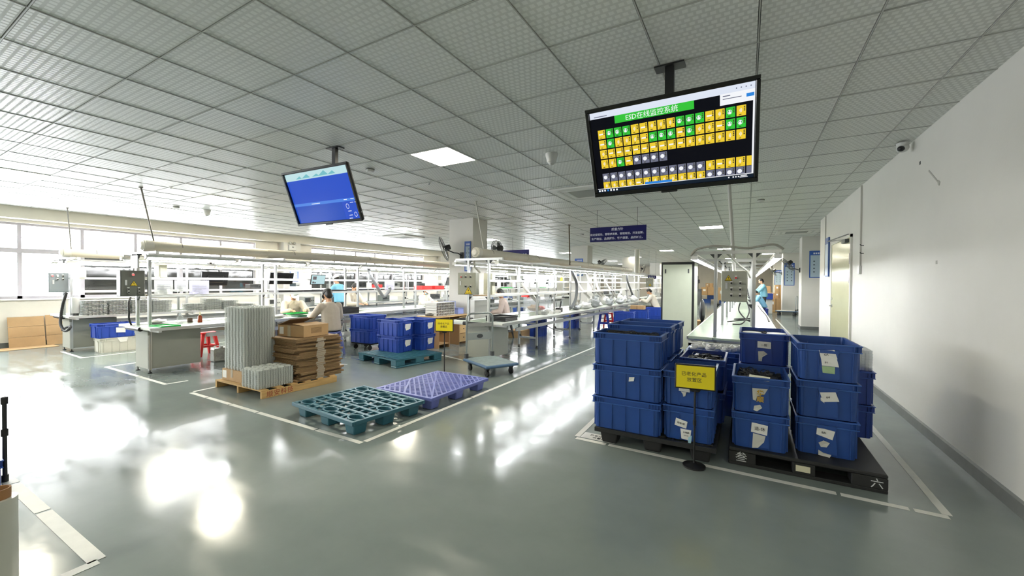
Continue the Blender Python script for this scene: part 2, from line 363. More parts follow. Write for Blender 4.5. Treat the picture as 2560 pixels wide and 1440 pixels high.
tape([(-4.9, .73), (-2.9, .75)], 'broad white floor tape at the lower left corner beside the film roll', w=.07, gaps=(.2, .55))
tape([(-2.885, .75), (-2.86, -.2)], 'white floor tape leaving the lower left corner of the photo', w=.06)
# ---------------------------------------------------------------- assembly benches
slot = []
for q in range(4):
    c_, s_ = cos(q*pi/2), sin(q*pi/2)
    for (x, y) in [(.02, -.02), (.02, -.005), (.012, -.005), (.012, .005), (.02, .005)]: slot.append((x*c_-y*s_, x*s_+y*c_))
def post_mb(z0, z1):
    return MB().prism(slot, z0, z1)
ZT_ = .735
M_foot = M_blk2
def bench(name, cx, y0, n, label, pitch=1.96, full=True, cab=True, hw=.6, rails=True, top=M_wtop):
    t = T(name, label, 'assembly bench', (cx, y0, 0)); L = n*pitch; mesh_p = None
    for k in range(n+1):
        y = k*pitch
        for s in (-1, 1):
            if mesh_p is None:
                p = post_mb(.05, 1.86).build('post', M_alu, t); mesh_p = p.data
                f = MB(); f.lathe([(.028, 0), (.028, .012), (.008, .02), (.008, .06)], 10); ff = f.build('levelling_foot', M_foot, p, smooth=True); mesh_f = ff.data
                p.location = (s*.225, y, 0)
            else:
                p = bpy.data.objects.new('post', mesh_p); C.objects.link(p); p.parent = t; p.location = (s*.225, y, 0)
                ff = bpy.data.objects.new('levelling_foot', mesh_f); C.objects.link(ff); ff.parent = p
        for q in ((-.52, 1.86, .52, 1.90), (-.205, .2, .205, .24), (-.205, .52, .205, .56)): MB().box(q[0], y-.02, q[1], q[2], y+.02, q[3]).build('crossbar', M_alu, t)
        c = MB()
        for s in (-1, 1):
            for q in (-1, 1): c.prism([(s*.225+q*.02, 1.86), (s*.225+q*.075, 1.86), (s*.225+q*.02, 1.80)], y-.015, y+.015, 'y')
            c.prism([(s*.205, .24), (s*.205, .29), (s*.155, .24)], y-.012, y+.012, 'y'); c.prism([(s*.205, 1.19), (s*.205, 1.13), (s*.15, 1.19)], y-.012, y+.012, 'y')
        c.build('corner_bracket', M_dk, t)
        MB().box(-hw, y-.02, .66, hw, y+.02, .70).build('table_bearer', M_alu, t)
    for s in (-1, 1):
        if rails:
            MB().box(s*.225-.02+s*.0, 0, 1.465, s*.225+.02, L, 1.505).build('shelf_rail', M_alu2, t)
            MB().box(s*.225-.02, 0, 1.19, s*.225+.02, L, 1.23).build('shelf_rail', M_alu2, t)
        MB().box(s*.47-.02, -.1, 1.835, s*.47+.02, L+.1, 1.86).build('lamp_rail', M_alu, t)
        m = MB(); m.box(min(s*.25, s*hw), -.12, .702, max(s*.25, s*hw), L+.1, ZT_); m.build('worktop', top, t)
        MB().box(s*hw-.01 if s > 0 else -hw-.01, -.12, .69, s*hw+.01 if s > 0 else -hw+.01, L+.1, ZT_+.002).build('edge_strip', M_alu, t)
        MB().box(s*.40-.012, .69 if cab else .02, .51, s*.40+.012, L, .575).build('side_rail', M_alu, t)
    if rails: MB().box(-.2, .1, 1.2, .2, L, 1.212).build('shelf_board', mat('shelf board', '#b79a78', .6, var=.1), t)
    MB().box(-.245, -.1, .70, .245, L+.1, .728).build('conveyor_belt', M_belt, t)
    if cab: e = MB(); e.cyl((-.25, -.12, .70), (.25, -.12, .70), .033); e.build('belt_roller', M_blk, t, smooth=True)
    if cab:
        c = MB(); c.box(-.235, -.025, .07, .235, .68, .655); c.box(-.255, -.035, .60, .255, .0, .66)
        c.build('end_cabinet', M_gry, t, bevel=.004)
    return t
B = {}
B[1] = bench('assembly_bench', -12.02, 2.70, 9, 'assembly bench along the window wall with stacks of clear trays')
B[2] = bench('assembly_bench', -8.27, 2.69, 8, 'assembly bench with grey end cabinet and hanging papers, behind the tray pallet')
B[3] = bench('assembly_bench', -4.27, 6.20, 6, 'assembly bench beside the concrete column, behind the hand trolley')
B[4] = bench('conveyor_bench', -.14, 6.20, 12, 'green topped conveyor bench behind the blue crates near the white wall', cab=False, rails=False, hw=.56, top=M_belt)
B[5] = bench('assembly_bench', -8.27, 20.3, 7, 'far assembly bench beyond the second concrete column, in the window row')
B[6] = bench('assembly_bench', -4.27, 20.2, 7, 'far assembly bench beyond the end of the middle duct')
MB().box(-.55, -.10, .02, .55, -.06, .66).build('front_panel', M_wht, B[4]); MB().box(-.55, -.10, .60, .55, -.085, .64).build('front_rail', M_alu, B[4])
for k in range(1, 12): MB().box(-.22, k*1.96-.9, 1.80, .22, k*1.96-.86, 1.84).build('top_brace', M_alu2, B[4])
# fluorescent tubes under the lamp rails
def tube_proto(rec):
    t = T('tube_light', 'x', 'tube light', (0, 0, 0))
    c = MB(); c.prism([(-.05, -.035), (-.047, -.035), (-.022, .0), (.022, .0), (.047, -.035), (.05, -.035), (.025, .012), (-.025, .012)], 0, 1.22, 'y')
    c.build('reflector', mat('reflector', '#c4c5c0', .4), t)
    u = MB(); u.cyl((0, .02, -.028+rec), (0, 1.2, -.028+rec), .013, n=10); u.build('tube', M_emiT, t, smooth=True)
    [MB().box(-.04, q, -.04, .04, q+.016, .01).build('end_cap', M_wht, t) for q in (-.012, 1.216)]; return t
PR = {0: tube_proto(-.004), 1: tube_proto(.012)}; PRU = {0: 0, 1: 0}
names = {1: 'window bench', 2: 'second bench', 3: 'middle bench', 4: 'conveyor bench', 5: 'far window-row bench', 6: 'far middle bench'}
def tubes(b, cx, y0, n, rec=0, z=1.815, sides=(-1, 1), pitch=1.31, hw=.47):
    for s in sides:
        for k in range(n):
            side = 'aisle' if s > 0 else ('window' if b < 4 else 'cabinet')
            if b == 4: side = 'wall' if s > 0 else 'cabinet'
            lb = '%s fluorescent tube from the near end on the %s side of the %s' % (ORD[k], side, names[b])
            if not PRU[rec]: o = PR[rec]; PRU[rec] = 1; o['label'] = lb; o['group'] = 'fluorescent tubes over the benches'
            else: o = dup(PR[rec], label=lb, group='fluorescent tubes over the benches')
            o.location = (cx+s*hw, y0-.12+k*pitch, z); o.rotation_euler = (0, s*(.0 if not rec else -.35), 0)
tubes(1, -12.02, 2.70, 13); tubes(2, -8.27, 2.69, 12, 1, sides=(1,)); tubes(2, -8.27, 2.69, 12, 0, sides=(-1,)); tubes(3, -4.27, 6.2, 9, 0)
tubes(4, -.14, 6.1, 18, 0, z=1.815); tubes(5, -8.27, 20.3, 8); tubes(6, -4.27, 20.2, 8)
# extraction ducts on top of the benches
M_duct = mat('duct cream', '#cfcabb', .4, var=.03)
def duct(cx, y0, y1, label, r=.085, z=2.0, br=()):
    t = T('extraction_duct', label, 'duct', (cx, y0, z))
    MB().cyl((0, 0, 0), (0, y1-y0, 0), r, n=22).build('pipe', M_duct, t, smooth=True)
    c = MB(); c.tube([(0, -.03, 0), (0, .02, 0), (0, .12, 0), (0, .125, 0)], [r*.55, r*1.1, r*1.1, r], 22)
    c.build('end_cap', mat('duct cap', '#d8d5cb', .4), t, smooth=True)
    y = 2.0
    while y < y1-y0:
        k = MB(); k.cyl((0, y-.09, 0), (0, y+.09, 0), r*1.06, n=22); k.build('coupling', M_duct, t, smooth=True); y += 4
    y = .5
    while y < y1-y0:
        k = MB(); k.tube([(r*1.02*cos(a), y, r*1.02*sin(a)) for a in [pi*q/10 for q in range(11)]], .004, 5); k.build('strap', M_dk, t); y += 1.96
    return t
duct(-12.02, 2.62, 19.5, 'cream extraction duct along the top of the window bench')
duct(-8.27, 2.68, 18.3, 'cream extraction duct along the top of the second bench')
duct(-4.27, 6.08, 17.5, 'cream extraction duct along the top of the middle bench')
# electrical boxes
def ebox(label, loc, rz, w=.3, h=.4, dpt=.15, col='#8e908a', btn=(), lit=(), tri=None, plate=False):
    t = T('control_box', label, 'control box', loc, rz)          # front faces -Y
    MB().box(-w/2, -dpt, -h/2, w/2, 0, h/2).build('enclosure', mat('box '+col, col, .45), t, bevel=.006)
    MB().box(-w/2+.008, -dpt-.006, -h/2+.008, w/2-.008, -dpt, h/2-.008).build('door', mat('box '+col, col, .45), t, bevel=.002)
    for (x, z, k) in btn:
        b = MB(); b.cyl((x, -dpt-.006, z), (x, -dpt-.02, z), .017, n=14)
        b.build('button_collar', mat('collar', '#b9b9b4', .3, .6), t, smooth=True)
        b = MB(); b.cyl((x, -dpt-.02, z), (x, -dpt-.034, z), .012, n=12)
        if k == 'k': b.box(x-.004, -dpt-.045, z-.013, x+.004, -dpt-.034, z+.013)
        b.build('button', {'r': M_red, 'R': emis('red lamp', '#ff4a4a', 3), 'G': emis('green lamp', '#d8ffe0', 2.5), 'k': M_blk, 'b': M_blk}[k], t, smooth=True)
        MB().box(x-.014, -dpt-.008, z+.018, x+.014, -dpt-.006, z+.028).build('button_tag', M_paper, t)
    if tri:
        x, z, s = tri
        m = MB(); m.prism([(x-s/2, z-s*.43), (x+s/2, z-s*.43), (x, z+s*.43)], -dpt-.0072, -dpt-.006, 'y'); m.build('warning_triangle', mat('ink', '#26282b', .7), t)
        m = MB(); m.prism([(x-s*.42, z-s*.38), (x+s*.42, z-s*.38), (x, z+s*.34)], -dpt-.0086, -dpt-.0072, 'y'); m.build('warning_triangle', mat('warning yellow', '#e0c21a', .5), t)
        m = MB(); m.prism([(x+s*.02, z+s*.24), (x-s*.1, z-s*.02), (x, z-s*.02), (x-s*.03, z-s*.2), (x+s*.1, z+.04*s), (x+.01*s, z+.04*s)], -dpt-.0094, -dpt-.0086, 'y'); m.build('lightning_symbol', M_ink, t)
        text('当心触电', s*.17, M_ink, 'warning_lettering', t, (x, -dpt-.0088, z-s*.3))
    c = MB(); c.box(-w/2+.05, -dpt-.012, -.03, -w/2+.075, -dpt-.006, .05); c.build('latch', M_alu, t)
    return t
ebox('dark grey control box with red lamp and yellow triangle on the second bench', (-8.30, 2.525, 1.405), pi/2-.0, col='#55574f', w=.29, h=.39, btn=[(0, .13, 'R'), (-.055, -.09, 'b'), (.07, -.09, 'b'), (-.055, -.14, 'b'), (.07, -.14, 'b')], tri=(.01, .0, .1))
ebox('blue grey control box with two lit lamps on the window bench', (-12.05, 2.555, 1.395), pi/2, col='#7f868a', w=.28, h=.39, btn=[(-.09, .13, 'R'), (-.02, .13, 'G'), (.055, .13, 'k'), (-.02, .06, 'k'), (.055, .06, 'k')])
ebox('grey control box with large warning triangle on the middle bench', (-4.43, 6.16, 1.43), .12, col='#9b9c8e', w=.37, h=.40, dpt=.14, btn=[(-.10, .12, 'r'), (-.01, .12, 'k'), (.09, .12, 'k'), (-.01, -.05, 'k'), (.09, -.05, 'k')], tri=(.04, -.12, .17))
ebox('grey green control box with seven buttons hung in the conveyor bench frame', (-.14, 6.16, 1.425), 0, col='#a3a495', w=.30, h=.40, dpt=.14, btn=[(.02, .11, 'r'), (-.03, .04, 'k'), (.07, .04, 'k'), (-.03, -.04, 'k'), (.07, -.04, 'b'), (-.03, -.12, 'k'), (.07, -.12, 'b')], tri=(-.065, .11, .09))
ebox('small grey control box at the start of the far middle bench', (-3.98, 20.1, 1.5), .1, col='#a3a495', w=.34, h=.42, btn=[(-.08, .12, 'r'), (.0, .12, 'k'), (.08, .12, 'k')], tri=(.02, -.1, .15))
for (x, y, z, lb) in [(-8.12, 2.86, 1.6, 'cream junction box behind the dark control box'), (-11.85, 2.86, 1.6, 'white junction box on the window bench'), (-4.18, 6.42, 1.43, 'cream junction box behind the grey control box')]:
    t = T('junction_box', lb, 'junction box', (x, y, z)); MB().box(-.1, -.05, -.11 if z > 1.5 else -.2, .1, .05, .1 if z > 1.5 else .2).build('casing', mat('box cream', '#d6d4bd', .5), t, bevel=.008); MB().box(-.09, -.056, -.08, .09, -.05, .08).build('lid', mat('box cream2', '#cfcdb6', .5), t)
# rods and conduits dropping from the ceiling
def rod(a, b, r, m, label, name='suspension_rod', fl=True):
    t = T(name, label, 'hanging rod', b); a = Vector(a)-Vector(b)
    MB().cyl((0, 0, 0), a, r, n=10).build('pipe', m, t, smooth=True)
    MB().cyl(a, a-Vector((0, 0, .02)), r*2.2, n=12).build('ceiling_rose', m, t, smooth=True)
M_rod = mat('rod grey', '#6d6a63', .5); M_cond = mat('conduit pale', '#b9b8b0', .45)
rod((-8.72, 2.81, 3), (-8.34, 2.85, 2.07), .013, M_rod, 'slanted grey rod from the ceiling to the second bench duct')
rod((-12.66, 2.85, 3), (-12.2, 2.8, 2.07), .011, M_rod, 'thin grey rod from the ceiling to the window bench')
rod((-4.50, 6.42, 3), (-4.36, 6.5, 2.06), .013, M_cond, 'pale conduit from the ceiling in front of the concrete column')
rod((-4.10, 10.15, 3), (-4.05, 10.1, 1.92), .018, mat('rod brown', '#5c5240', .5), 'dark brown rod from the ceiling to the middle bench with a clamp')
rod((-.25, 7.0, 3), (-.14, 7.0, 1.25), .026, M_cond, 'pale conduit dropping from the ceiling into the conveyor bench', 'conduit_pipe')
rod((-4.30, 18.8, 3), (-4.30, 18.8, 0.0), .11, mat('pvc white', '#d9d6c9', .4), 'thick white drain pipe standing at the end of the middle bench', 'drain_pipe')
# ---------------------------------------------------------------- plastic crates
def crate_proto(m, L=.60, D=.40, H=.285, name='storage_crate'):
    t = T(name, 'x', 'crate')
    b = MB(); l, d = L/2, D/2; tp = .012; th = .006
    # tapered walls: outer and inner faces
    def loop(x, y, z, r=.03):
        pts = []
        for (sx, sy, a0) in ((1, -1, -pi/2), (1, 1, 0), (-1, 1, pi/2), (-1, -1, pi)):
            for q in range(4):
                a = a0+q*pi/6; pts.append((sx*(x-r)+r*cos(a), sy*(y-r)+r*sin(a), z))
        return pts
    ls = [loop(l-.022, d-.022, 0), loop(l-.012, d-.012, H), loop(l-.012-th, d-.012-th, H), loop(l-.022-th, d-.022-th, .012)]; n = 16
    vs = [p for q in ls for p in q]
    fs = [(i*n+j, i*n+(j+1) % n, (i+1)*n+(j+1) % n, (i+1)*n+j) for i in range(3) for j in range(n)]+[tuple(range(n))[::-1], tuple(3*n+j for j in range(n))]
    b.add(vs, fs)
    # ribs
    for q in (-.40, -.2, 0, .2, .40) if L > .5 else (-.3, 0, .3):
        for s in (-1, 1): b.box(q*L-.003, s*(d-.018)-.010, .006, q*L+.003, s*(d-.018)+.010, H-.05)
    for q in (-.36, -.16, .16, .36):
        for s in (-1, 1): b.box(s*(l-.018)-.010, q*D-.003, .006, s*(l-.018)+.010, q*D+.003, H-.05)
    # stacking skirt under the rim with short corner ribs
    for s in (-1, 1):
        for q in [v/24 for v in list(range(-11, -7))+list(range(8, 12))]: b.box(q*L-.002, s*(d-.012)-.009, H-.052, q*L+.002, s*(d-.012)+.009, H-.01)
        for q in [v/16 for v in (-7, -6, 6, 7)]: b.box(s*(l-.012)-.009, q*D-.002, H-.052, s*(l-.012)+.009, q*D+.002, H-.01)
    b.build('crate_body', m, t, bevel=0)
    r = MB()
    for z, w in ((H-.006, .0), (H-.055, .003)):
        r.ring((-l+w, -d+w, l-w, d-w), (-l+.018, -d+.018, l-.018, d-.018), z-.004, z+.004)
    r.build('crate_rim', {'crate blue': mat('crate rim blue', '#355da8', .35), 'crate deep blue': mat('crate rim deep', '#2c50a4', .35), 'crate bright blue': mat('crate rim bright', '#3355ba', .35)}.get(m.name, m), t, bevel=.0015)  # lighter rim blues put the edge highlights into the colour
    return t
def label_pocket(t, side, L, D, H, m):             # raised card pocket on one end wall
    p = MB()
    if side == 'y': p.prism([(-.065, .02), (.065, .02), (.055, H-.06), (-.055, H-.06)], -D/2+.004, -D/2+.014, 'y'); p.box(-.06, -D/2-.004, H-.07, .06, -D/2+.014, H-.045)
    else: p.prism([(-.065, .02), (.065, .02), (.055, H-.06), (-.055, H-.06)], L/2-.014, L/2-.004, 'x'); p.box(L/2-.014, -.06, H-.07, L/2+.004, .06, H-.045)
    return p.build('card_pocket', m, t)
def card(t, pts, y, m=None, name='paper_label', lines=None, ax='y', curl=.006):
    # a sheet on the wall: pts in (across, up); slightly curled
    b = MB(); P = lambda u, w, o: (u, y-o, w) if ax == 'y' else (y+o, u, w)
    n = len(pts); cx = sum(p[0] for p in pts)/n; cz = sum(p[1] for p in pts)/n
    vs = [P(p[0], p[1], .002+curl*(i % 2)) for i, p in enumerate(pts)]+[P(p[0], p[1], .0005+curl*(i % 2)) for i, p in enumerate(pts)]+[P(cx, cz, .0035), P(cx, cz, .002)]
    fs = [(i, (i+1) % n, 2*n) for i in range(n)]+[((i+1) % n+n, i+n, 2*n+1) for i in range(n)]+[(i, i+n, (i+1) % n+n, (i+1) % n) for i in range(n)]
    o = b.add(vs, fs).build(name, m or M_paper, t)
    for (s, sz, u, w, rot) in (lines or []):
        text(s, sz, M_ink, 'label_writing', o, P(u, w, .0075+curl*.5), (pi/2, rot, 0) if ax == 'y' else (pi/2, 0, pi/2))
    return o
CP = {}
M_bright = mat('crate bright blue', '#21429e', .36, var=.08, scale=4)
def crate(x, y, z, label, group=None, long_x=True, mt='blue', cards=(), rz=0, pocket=True, wear=(), H=.285, L=.6, D=.4):
    key = (mt, long_x, H, L, pocket)
    m = {'blue': M_blue, 'bright': M_bright, 'white': M_cratew, 'dark': mat('crate deep blue', '#213f90', .38, var=.1, scale=4)}[mt]
    if key not in CP:
        if long_x: t = crate_proto(m, L, D, H)
        else:
            t = crate_proto(m, L, D, H)
            for c in t.children: c.rotation_euler = (0, 0, pi/2)
        if pocket: (label_pocket(t, 'x', L, D, H, m) if long_x else label_pocket(t, 'y', D, L, H, m))
        CP[key] = t; o = t
    else:
        src = CP[key]; o = src.copy(); C.objects.link(o)
        for ch in src.children:
            if ch.name.split('.')[0] in ('paper_label', 'torn_sticker'): continue
            c = ch.copy(); C.objects.link(c); c.parent = o
    o['label'] = label; o['category'] = 'crate'
    if group: o['group'] = group
    elif 'group' in o: del o['group']
    o.location = (x, y, z); o.rotation_euler = (0, 0, rz)
    yf = -(D if long_x else L)/2; xf = (L if long_x else D)/2
    for c in cards:
        ax = c.get('ax', 'y'); card(o, c['p'], (yf if ax == 'y' else xf) + (.003 if ax == 'y' else -.003), c.get('m'), lines=c.get('t'), ax=ax, name=c.get('n', 'paper_label'))
    return o
GP = 'blue crates on the front black pallets'
P_ = .29; zL, zR = .145, .135
TORN = mat('torn sticker', '#c9c9c2', .7)
# left pallet: long crates A, end-on crates B and C
for k in range(3):
    cs = [{'p': [(.03, .16), (.075, .17), (.08, .205), (.035, .20)], 't': []}] if k == 1 else []
    crate(-.915, 3.80, zL+k*P_, ['bottom blue crate of the front left stack, standing on the black pallet', 'middle blue crate of the front left stack, with a small white sticker', 'top blue crate of the front left stack, filled with black adapters'][k], GP, cards=cs, pocket=False)
for k in range(3): crate(-.90, 4.21, zL+k*.31, ['bottom', 'middle', 'top'][k]+' blue crate in the stack right behind the adapter-filled front left crate', GP, pocket=True)
for k in range(3): crate(-.885, 4.62, zL+k*.31, ['bottom', 'middle', 'top'][k]+' blue crate in the rearmost stack on the left black pallet', GP, pocket=True)
crate(-.41, 3.95, zL, 'lower blue crate behind the yellow sign stand, with two handwritten labels', GP, long_x=False, cards=[{'p': [(-.09, .185), (.0, .165), (-.01, .105), (-.10, .125)], 't': [('松老-咀', .018, -.05, .145, .15)]}, {'p': [(-.055, .10), (.03, .10), (.02, .01), (-.045, .02)], 't': [('合格品', .016, -.01, .075, 0), ('12V-2A', .012, -.01, .05, 0)]}, {'p': [(.0, .03), (.035, .06), (.03, -.0), (.012, -.03)], 'm': mat('pale blue paper', '#9cc6d6', .8)}])
crate(-.41, 3.95, zL+P_, 'upper blue crate half hidden by the yellow sign, with a torn label', GP, long_x=False, cards=[{'p': [(-.07, .155), (.015, .15), (.015, .12), (-.07, .125)]}, {'p': [(-.055, .12), (-.01, .12), (-.02, .085), (-.035, .08), (-.04, .1)], 'm': TORN, 'n': 'torn_sticker'}])
crate(-.36, 4.56, zL, 'lower blue crate of the back right stack on the left black pallet', GP, long_x=False, mt='dark')
crate(-.36, 4.56, zL+.31, 'upper blue crate with a dirty label at the back of the left black pallet', GP, long_x=False, mt='dark', cards=[{'p': [(-.05, .23), (.05, .235), (.05, .19), (-.05, .19)], 'm': TORN}])
# right pallet
crate(.105, 4.08, zR, 'lower blue crate on the right black pallet with a handwritten label and torn sticker', GP, long_x=False, cards=[{'p': [(-.055, .215), (.055, .205), (.05, .125), (-.06, .14)], 't': [('适-休', .032, 0, .17, 0)]}, {'p': [(-.045, .13), (.04, .12), (.03, .07), (-.01, .02), (-.05, .01)], 'm': TORN, 'n': 'torn_sticker'}])
crate(.105, 4.08, zR+P_, 'open blue crate full of black adapters with a torn gold lettered sticker', GP, long_x=False, cards=[{'p': [(-.055, .20), (.05, .205), (.03, .16), (-.02, .14), (-.03, .10), (-.05, .11)], 'm': TORN, 'n': 'torn_sticker'}, {'p': [(-.04, .06), (.0, .075), (.015, .05), (-.02, .02), (-.045, .025)], 'm': TORN, 'n': 'torn_sticker'}])
g_ = mat('gold lettering', '#b9973a', .5)
for ch, z in (('华', .165), ('顺', .115)):
    for o in [q for q in C.objects if q.get('label', '').startswith('open blue crate full')]: text(ch, .05, g_, 'gold_lettering', o, (.0, -.307, z), bold=.0012)
for k in range(3): crate(.145, 4.70, zR+k*P_, ['bottom blue crate of the back left stack on the right black pallet', 'middle blue crate of the back left stack on the right black pallet', 'top blue crate holding white discs, behind the open adapter crate'][k], GP, long_x=False, mt='dark',
    cards=[{'p': [(-.05, .215), (.055, .21), (.055, .15), (-.05, .155)], 't': [('一批', .025, 0, .18, 0)]}, {'p': [(-.045, .12), (.0, .125), (.03, .1), (-.01, .07), (-.015, .03), (-.04, .03)], 'm': TORN, 'n': 'torn_sticker'}] if k == 2 else [])
L3 = ['bottom blue crate of the tallest right stack, with a torn sticker below its label', 'middle blue crate of the tallest right stack, with a tilted label', 'top empty blue crate of the tallest right stack, with two paper labels']
for k in range(3):
    cs = [[{'p': [(-.06, .22), (.05, .205), (.035, .135), (-.065, .165)], 't': [('BA', .022, -.02, .185, 0)]}, {'p': [(-.05, .10), (-.02, .125), (.02, .11), (.0, .075), (-.035, .07)], 'm': TORN, 'n': 'torn_sticker'}, {'p': [(-.05, .045), (-.02, .03), (.03, .02), (.02, -.0), (-.05, .005)], 'm': TORN, 'n': 'torn_sticker'}],
          [{'p': [(-.05, .20), (.045, .215), (.07, .145), (-.03, .13)], 't': [('64', .024, .0, .17, -.2)]}, {'p': [(-.045, .16), (-.03, .165), (-.02, .12), (-.045, .14)]}],
          [{'p': [(-.065, .235), (.03, .245), (.05, .175), (-.05, .165)], 't': [('6A', .024, -.02, .205, -.1)]}, {'p': [(-.05, .17), (.045, .178), (.06, .115), (-.045, .12)], 't': [('IH', .02, -.02, .145, 0)]}, {'p': [(-.045, .115), (.035, .115), (.035, .06), (-.04, .065)], 'm': mat('green white sticker', '#9db98f', .7), 'n': 'torn_sticker'}]][k]
    crate(.55, 4.20, zR+k*P_, L3[k], GP, long_x=False, cards=cs, rz=(-.01, .0, .015)[k])
for k in range(2): crate(.765, 4.83, zR+k*P_, ['bottom', 'top'][k]+' blue crate of the stack nearest the white wall', GP, long_x=False, mt='dark', cards=[{'p': [(-.1, .2), (.0, .18), (-.03, .09), (-.08, .13)], 'ax': 'x', 'm': mat('dark blue tag', '#2a3a70', .7)}])
# other crates
crate(-11.24, 3.22, 0, 'grey white crate on the floor beside the window bench', mt='white', long_x=False, cards=[{'p': [(-.05, .29), (.12, .285), (.10, .2), (.0, .19)], 'ax': 'x'}])
crate(-11.28, 3.18, .288, 'blue crate resting askew on the grey white crate', long_x=False, mt='bright', rz=.08, cards=[{'p': [(-.03, .20), (.12, .19), (.12, .09), (-.03, .1)], 'ax': 'x'}])
crate(-11.15, 4.05, 0, 'blue crate half hidden behind the grey bench cabinet', mt='dark', long_x=False, cards=[{'p': [(-.2, .25), (-.1, .25), (-.1, .1), (-.2, .1)], 'ax': 'x', 'm': mat('tan card', '#b09a5c', .8)}])
zb = .15
for i, (x, y) in enumerate([(-5.78, 5.62), (-5.62, 6.06)]):
    for k in range(2): crate(x, y, zb+k*.30, ('lower' if k == 0 else 'upper')+' blue crate of the '+('front' if i == 0 else 'back')+' stack on the back teal pallet', 'blue crates on the back teal pallet', rz=-.04, mt='bright',
        cards=[{'p': [(-.03, .22), (.10, .22), (.09, .12), (-.02, .10), (-.04, .16)], 'ax': 'x'}], H=.295)
# bins on a dolly
t = T('bin_dolly', 'black wheeled dolly under the two round cornered blue bins', 'dolly', (-7.12, 6.12, 0))
MB().box(-.3, -.2, .12, .3, .2, .15).build('platform', M_blk, t, bevel=.01)
for sx in (-1, 1):
    for sy in (-1, 1):
        c = MB(); c.cyl((sx*.22-.012, sy*.14, .05), (sx*.22+.012, sy*.14, .05), .05, n=16); c.box(sx*.22-.02, sy*.14-.015, .05, sx*.22+.02, sy*.14+.015, .12); c.build('caster', M_blk2, t, smooth=True)
for k in range(2): crate(-7.12, 6.12, .152+k*.295, ('lower blue bin resting on the wheeled dolly', 'upper blue bin stacked on the wheeled dolly')[k], L=.66, D=.46, H=.292, rz=.03, mt='bright')
# ---------------------------------------------------------------- pallets
def pad_top(o, L, D, Z, m, t):
    pass
def nestable(name, label, cx, cy_, rz, L, D, H, m, kind):
    t = T(name, label, 'pallet', (cx, cy_, 0), rz); b = MB(); z0 = H-.028
    l, d = L/2, D/2
    b.ring((-l, -d, l, d), (-l+.035, -d+.035, l-.035, d-.035), z0-.01, H)
    legs = [(x, y) for x in (-l+.12, 0, l-.12) for y in (-d+.12, 0, d-.12)]
    if kind == 'grid':
        nx, ny = 9, 8
        def cut(f, lo, hi):                          # stretches of a bar that lie outside the oval hollows
            n = 120; on = [not any(((p[0]-x)/.105)**2+((p[1]-y)/.066)**2 < 1 for x, y in legs) for p in [f(lo+(hi-lo)*(i+.5)/n) for i in range(n)]]; i = 0
            while i < n:
                if on[i]:
                    k = i
                    while k < n and on[k]: k += 1
                    yield lo+(hi-lo)*i/n, lo+(hi-lo)*k/n; i = k
                else: i += 1
        for q in range(1, nx):
            x = -l+q*L/nx
            for a, c in cut(lambda t_: (x, t_), -d+.03, d-.03): b.box(x-.010, a, z0+.004, x+.010, c, H-.001)
        for q in range(1, ny):
            y = -d+q*D/ny
            for a, c in cut(lambda t_: (t_, y), -l+.03, l-.03): b.box(a, y-.017, z0+.002, c, y+.017, H-.0005)
        for (x, y) in legs:
            n = 18; o_ = [(x+.088*cos(a)*(1+.25*abs(cos(a))), y+.068*sin(a)) for a in [2*pi*q/n for q in range(n)]]; i_ = [(x+(u-x)*.8, y+(w-y)*.8) for u, w in o_]; k_ = [(x+(u-x)*.62, y+(w-y)*.62) for u, w in o_]
            vs = [(p[0], p[1], H) for p in o_]+[(p[0], p[1], H) for p in i_]+[(p[0], p[1], .012) for p in k_]+[(p[0], p[1], H-.028) for p in o_]
            fs = [(q, (q+1) % n, n+(q+1) % n, n+q) for q in range(n)]+[(n+q, n+(q+1) % n, 2*n+(q+1) % n, 2*n+q) for q in range(n)]+[tuple(2*n+q for q in range(n))]+[(3*n+q, 3*n+(q+1) % n, (q+1) % n, q) for q in range(n)]
            b.add(vs, fs)
    else:
        st = .060
        for sg in (1, -1):
            c0 = -(L+D)
            while c0 < L+D:                          # diagonal lattice
                pts = []
                for x in (-l+.03, l-.03):
                    y = sg*x+c0
                    if -d+.03 <= y <= d-.03: pts.append((x, y))
                for y in (-d+.03, d-.03):
                    x = (y-c0)*sg
                    if -l+.03 < x < l-.03: pts.append((x, y))
                if len(pts) >= 2: b.bar((pts[0][0], pts[0][1], H-.012), (pts[1][0], pts[1][1], H-.012), .020, .022)
                c0 += st*1.414
        for (x0, y0, x1, y1) in ((-l, -d, l, d), (-l, d, l, -d), (0, -d, -l, 0), (0, d, l, 0)): b.bar((x0*.95, y0*.95, H-.01), (x1*.95, y1*.95, H-.01), .02, .024)
    b.build('deck', m, t, bevel=.003)
    for (x, y) in legs:
        f = MB(); w, e = .085, .065
        f.add([(x-e, y-e, 0), (x+e, y-e, 0), (x+e, y+e, 0), (x-e, y+e, 0), (x-w, y-w*.9, z0), (x+w, y-w*.9, z0), (x+w, y+w*.9, z0), (x-w, y+w*.9, z0)], [(0, 3, 2, 1), (0, 1, 5, 4), (1, 2, 6, 5), (2, 3, 7, 6), (3, 0, 4, 7)])
        f.build('foot', m, t, bevel=.012, seg=2)
    return t
M_teal = mat('pallet teal', '#2c6070', .45, var=.08); M_purp = mat('pallet violet blue', '#6670b4', .45, var=.05); M_bpal = mat('pallet black', '#1d1e1f', .55, var=.2)
nestable('plastic_pallet', 'teal plastic pallet with oval hollows, empty, nearest the camera', -3.65, 3.02, -.09, 1.10, .90, .15, M_teal, 'grid')
nestable('plastic_pallet', 'violet blue plastic lattice pallet, empty, behind the teal one', -3.49, 4.08, .0, .90, 1.16, .15, M_purp, 'lattice')
nestable('plastic_pallet', 'black plastic pallet under the left group of blue crates', -.69, 4.20, .0, 1.0, 1.20, .143, M_bpal, 'grid')
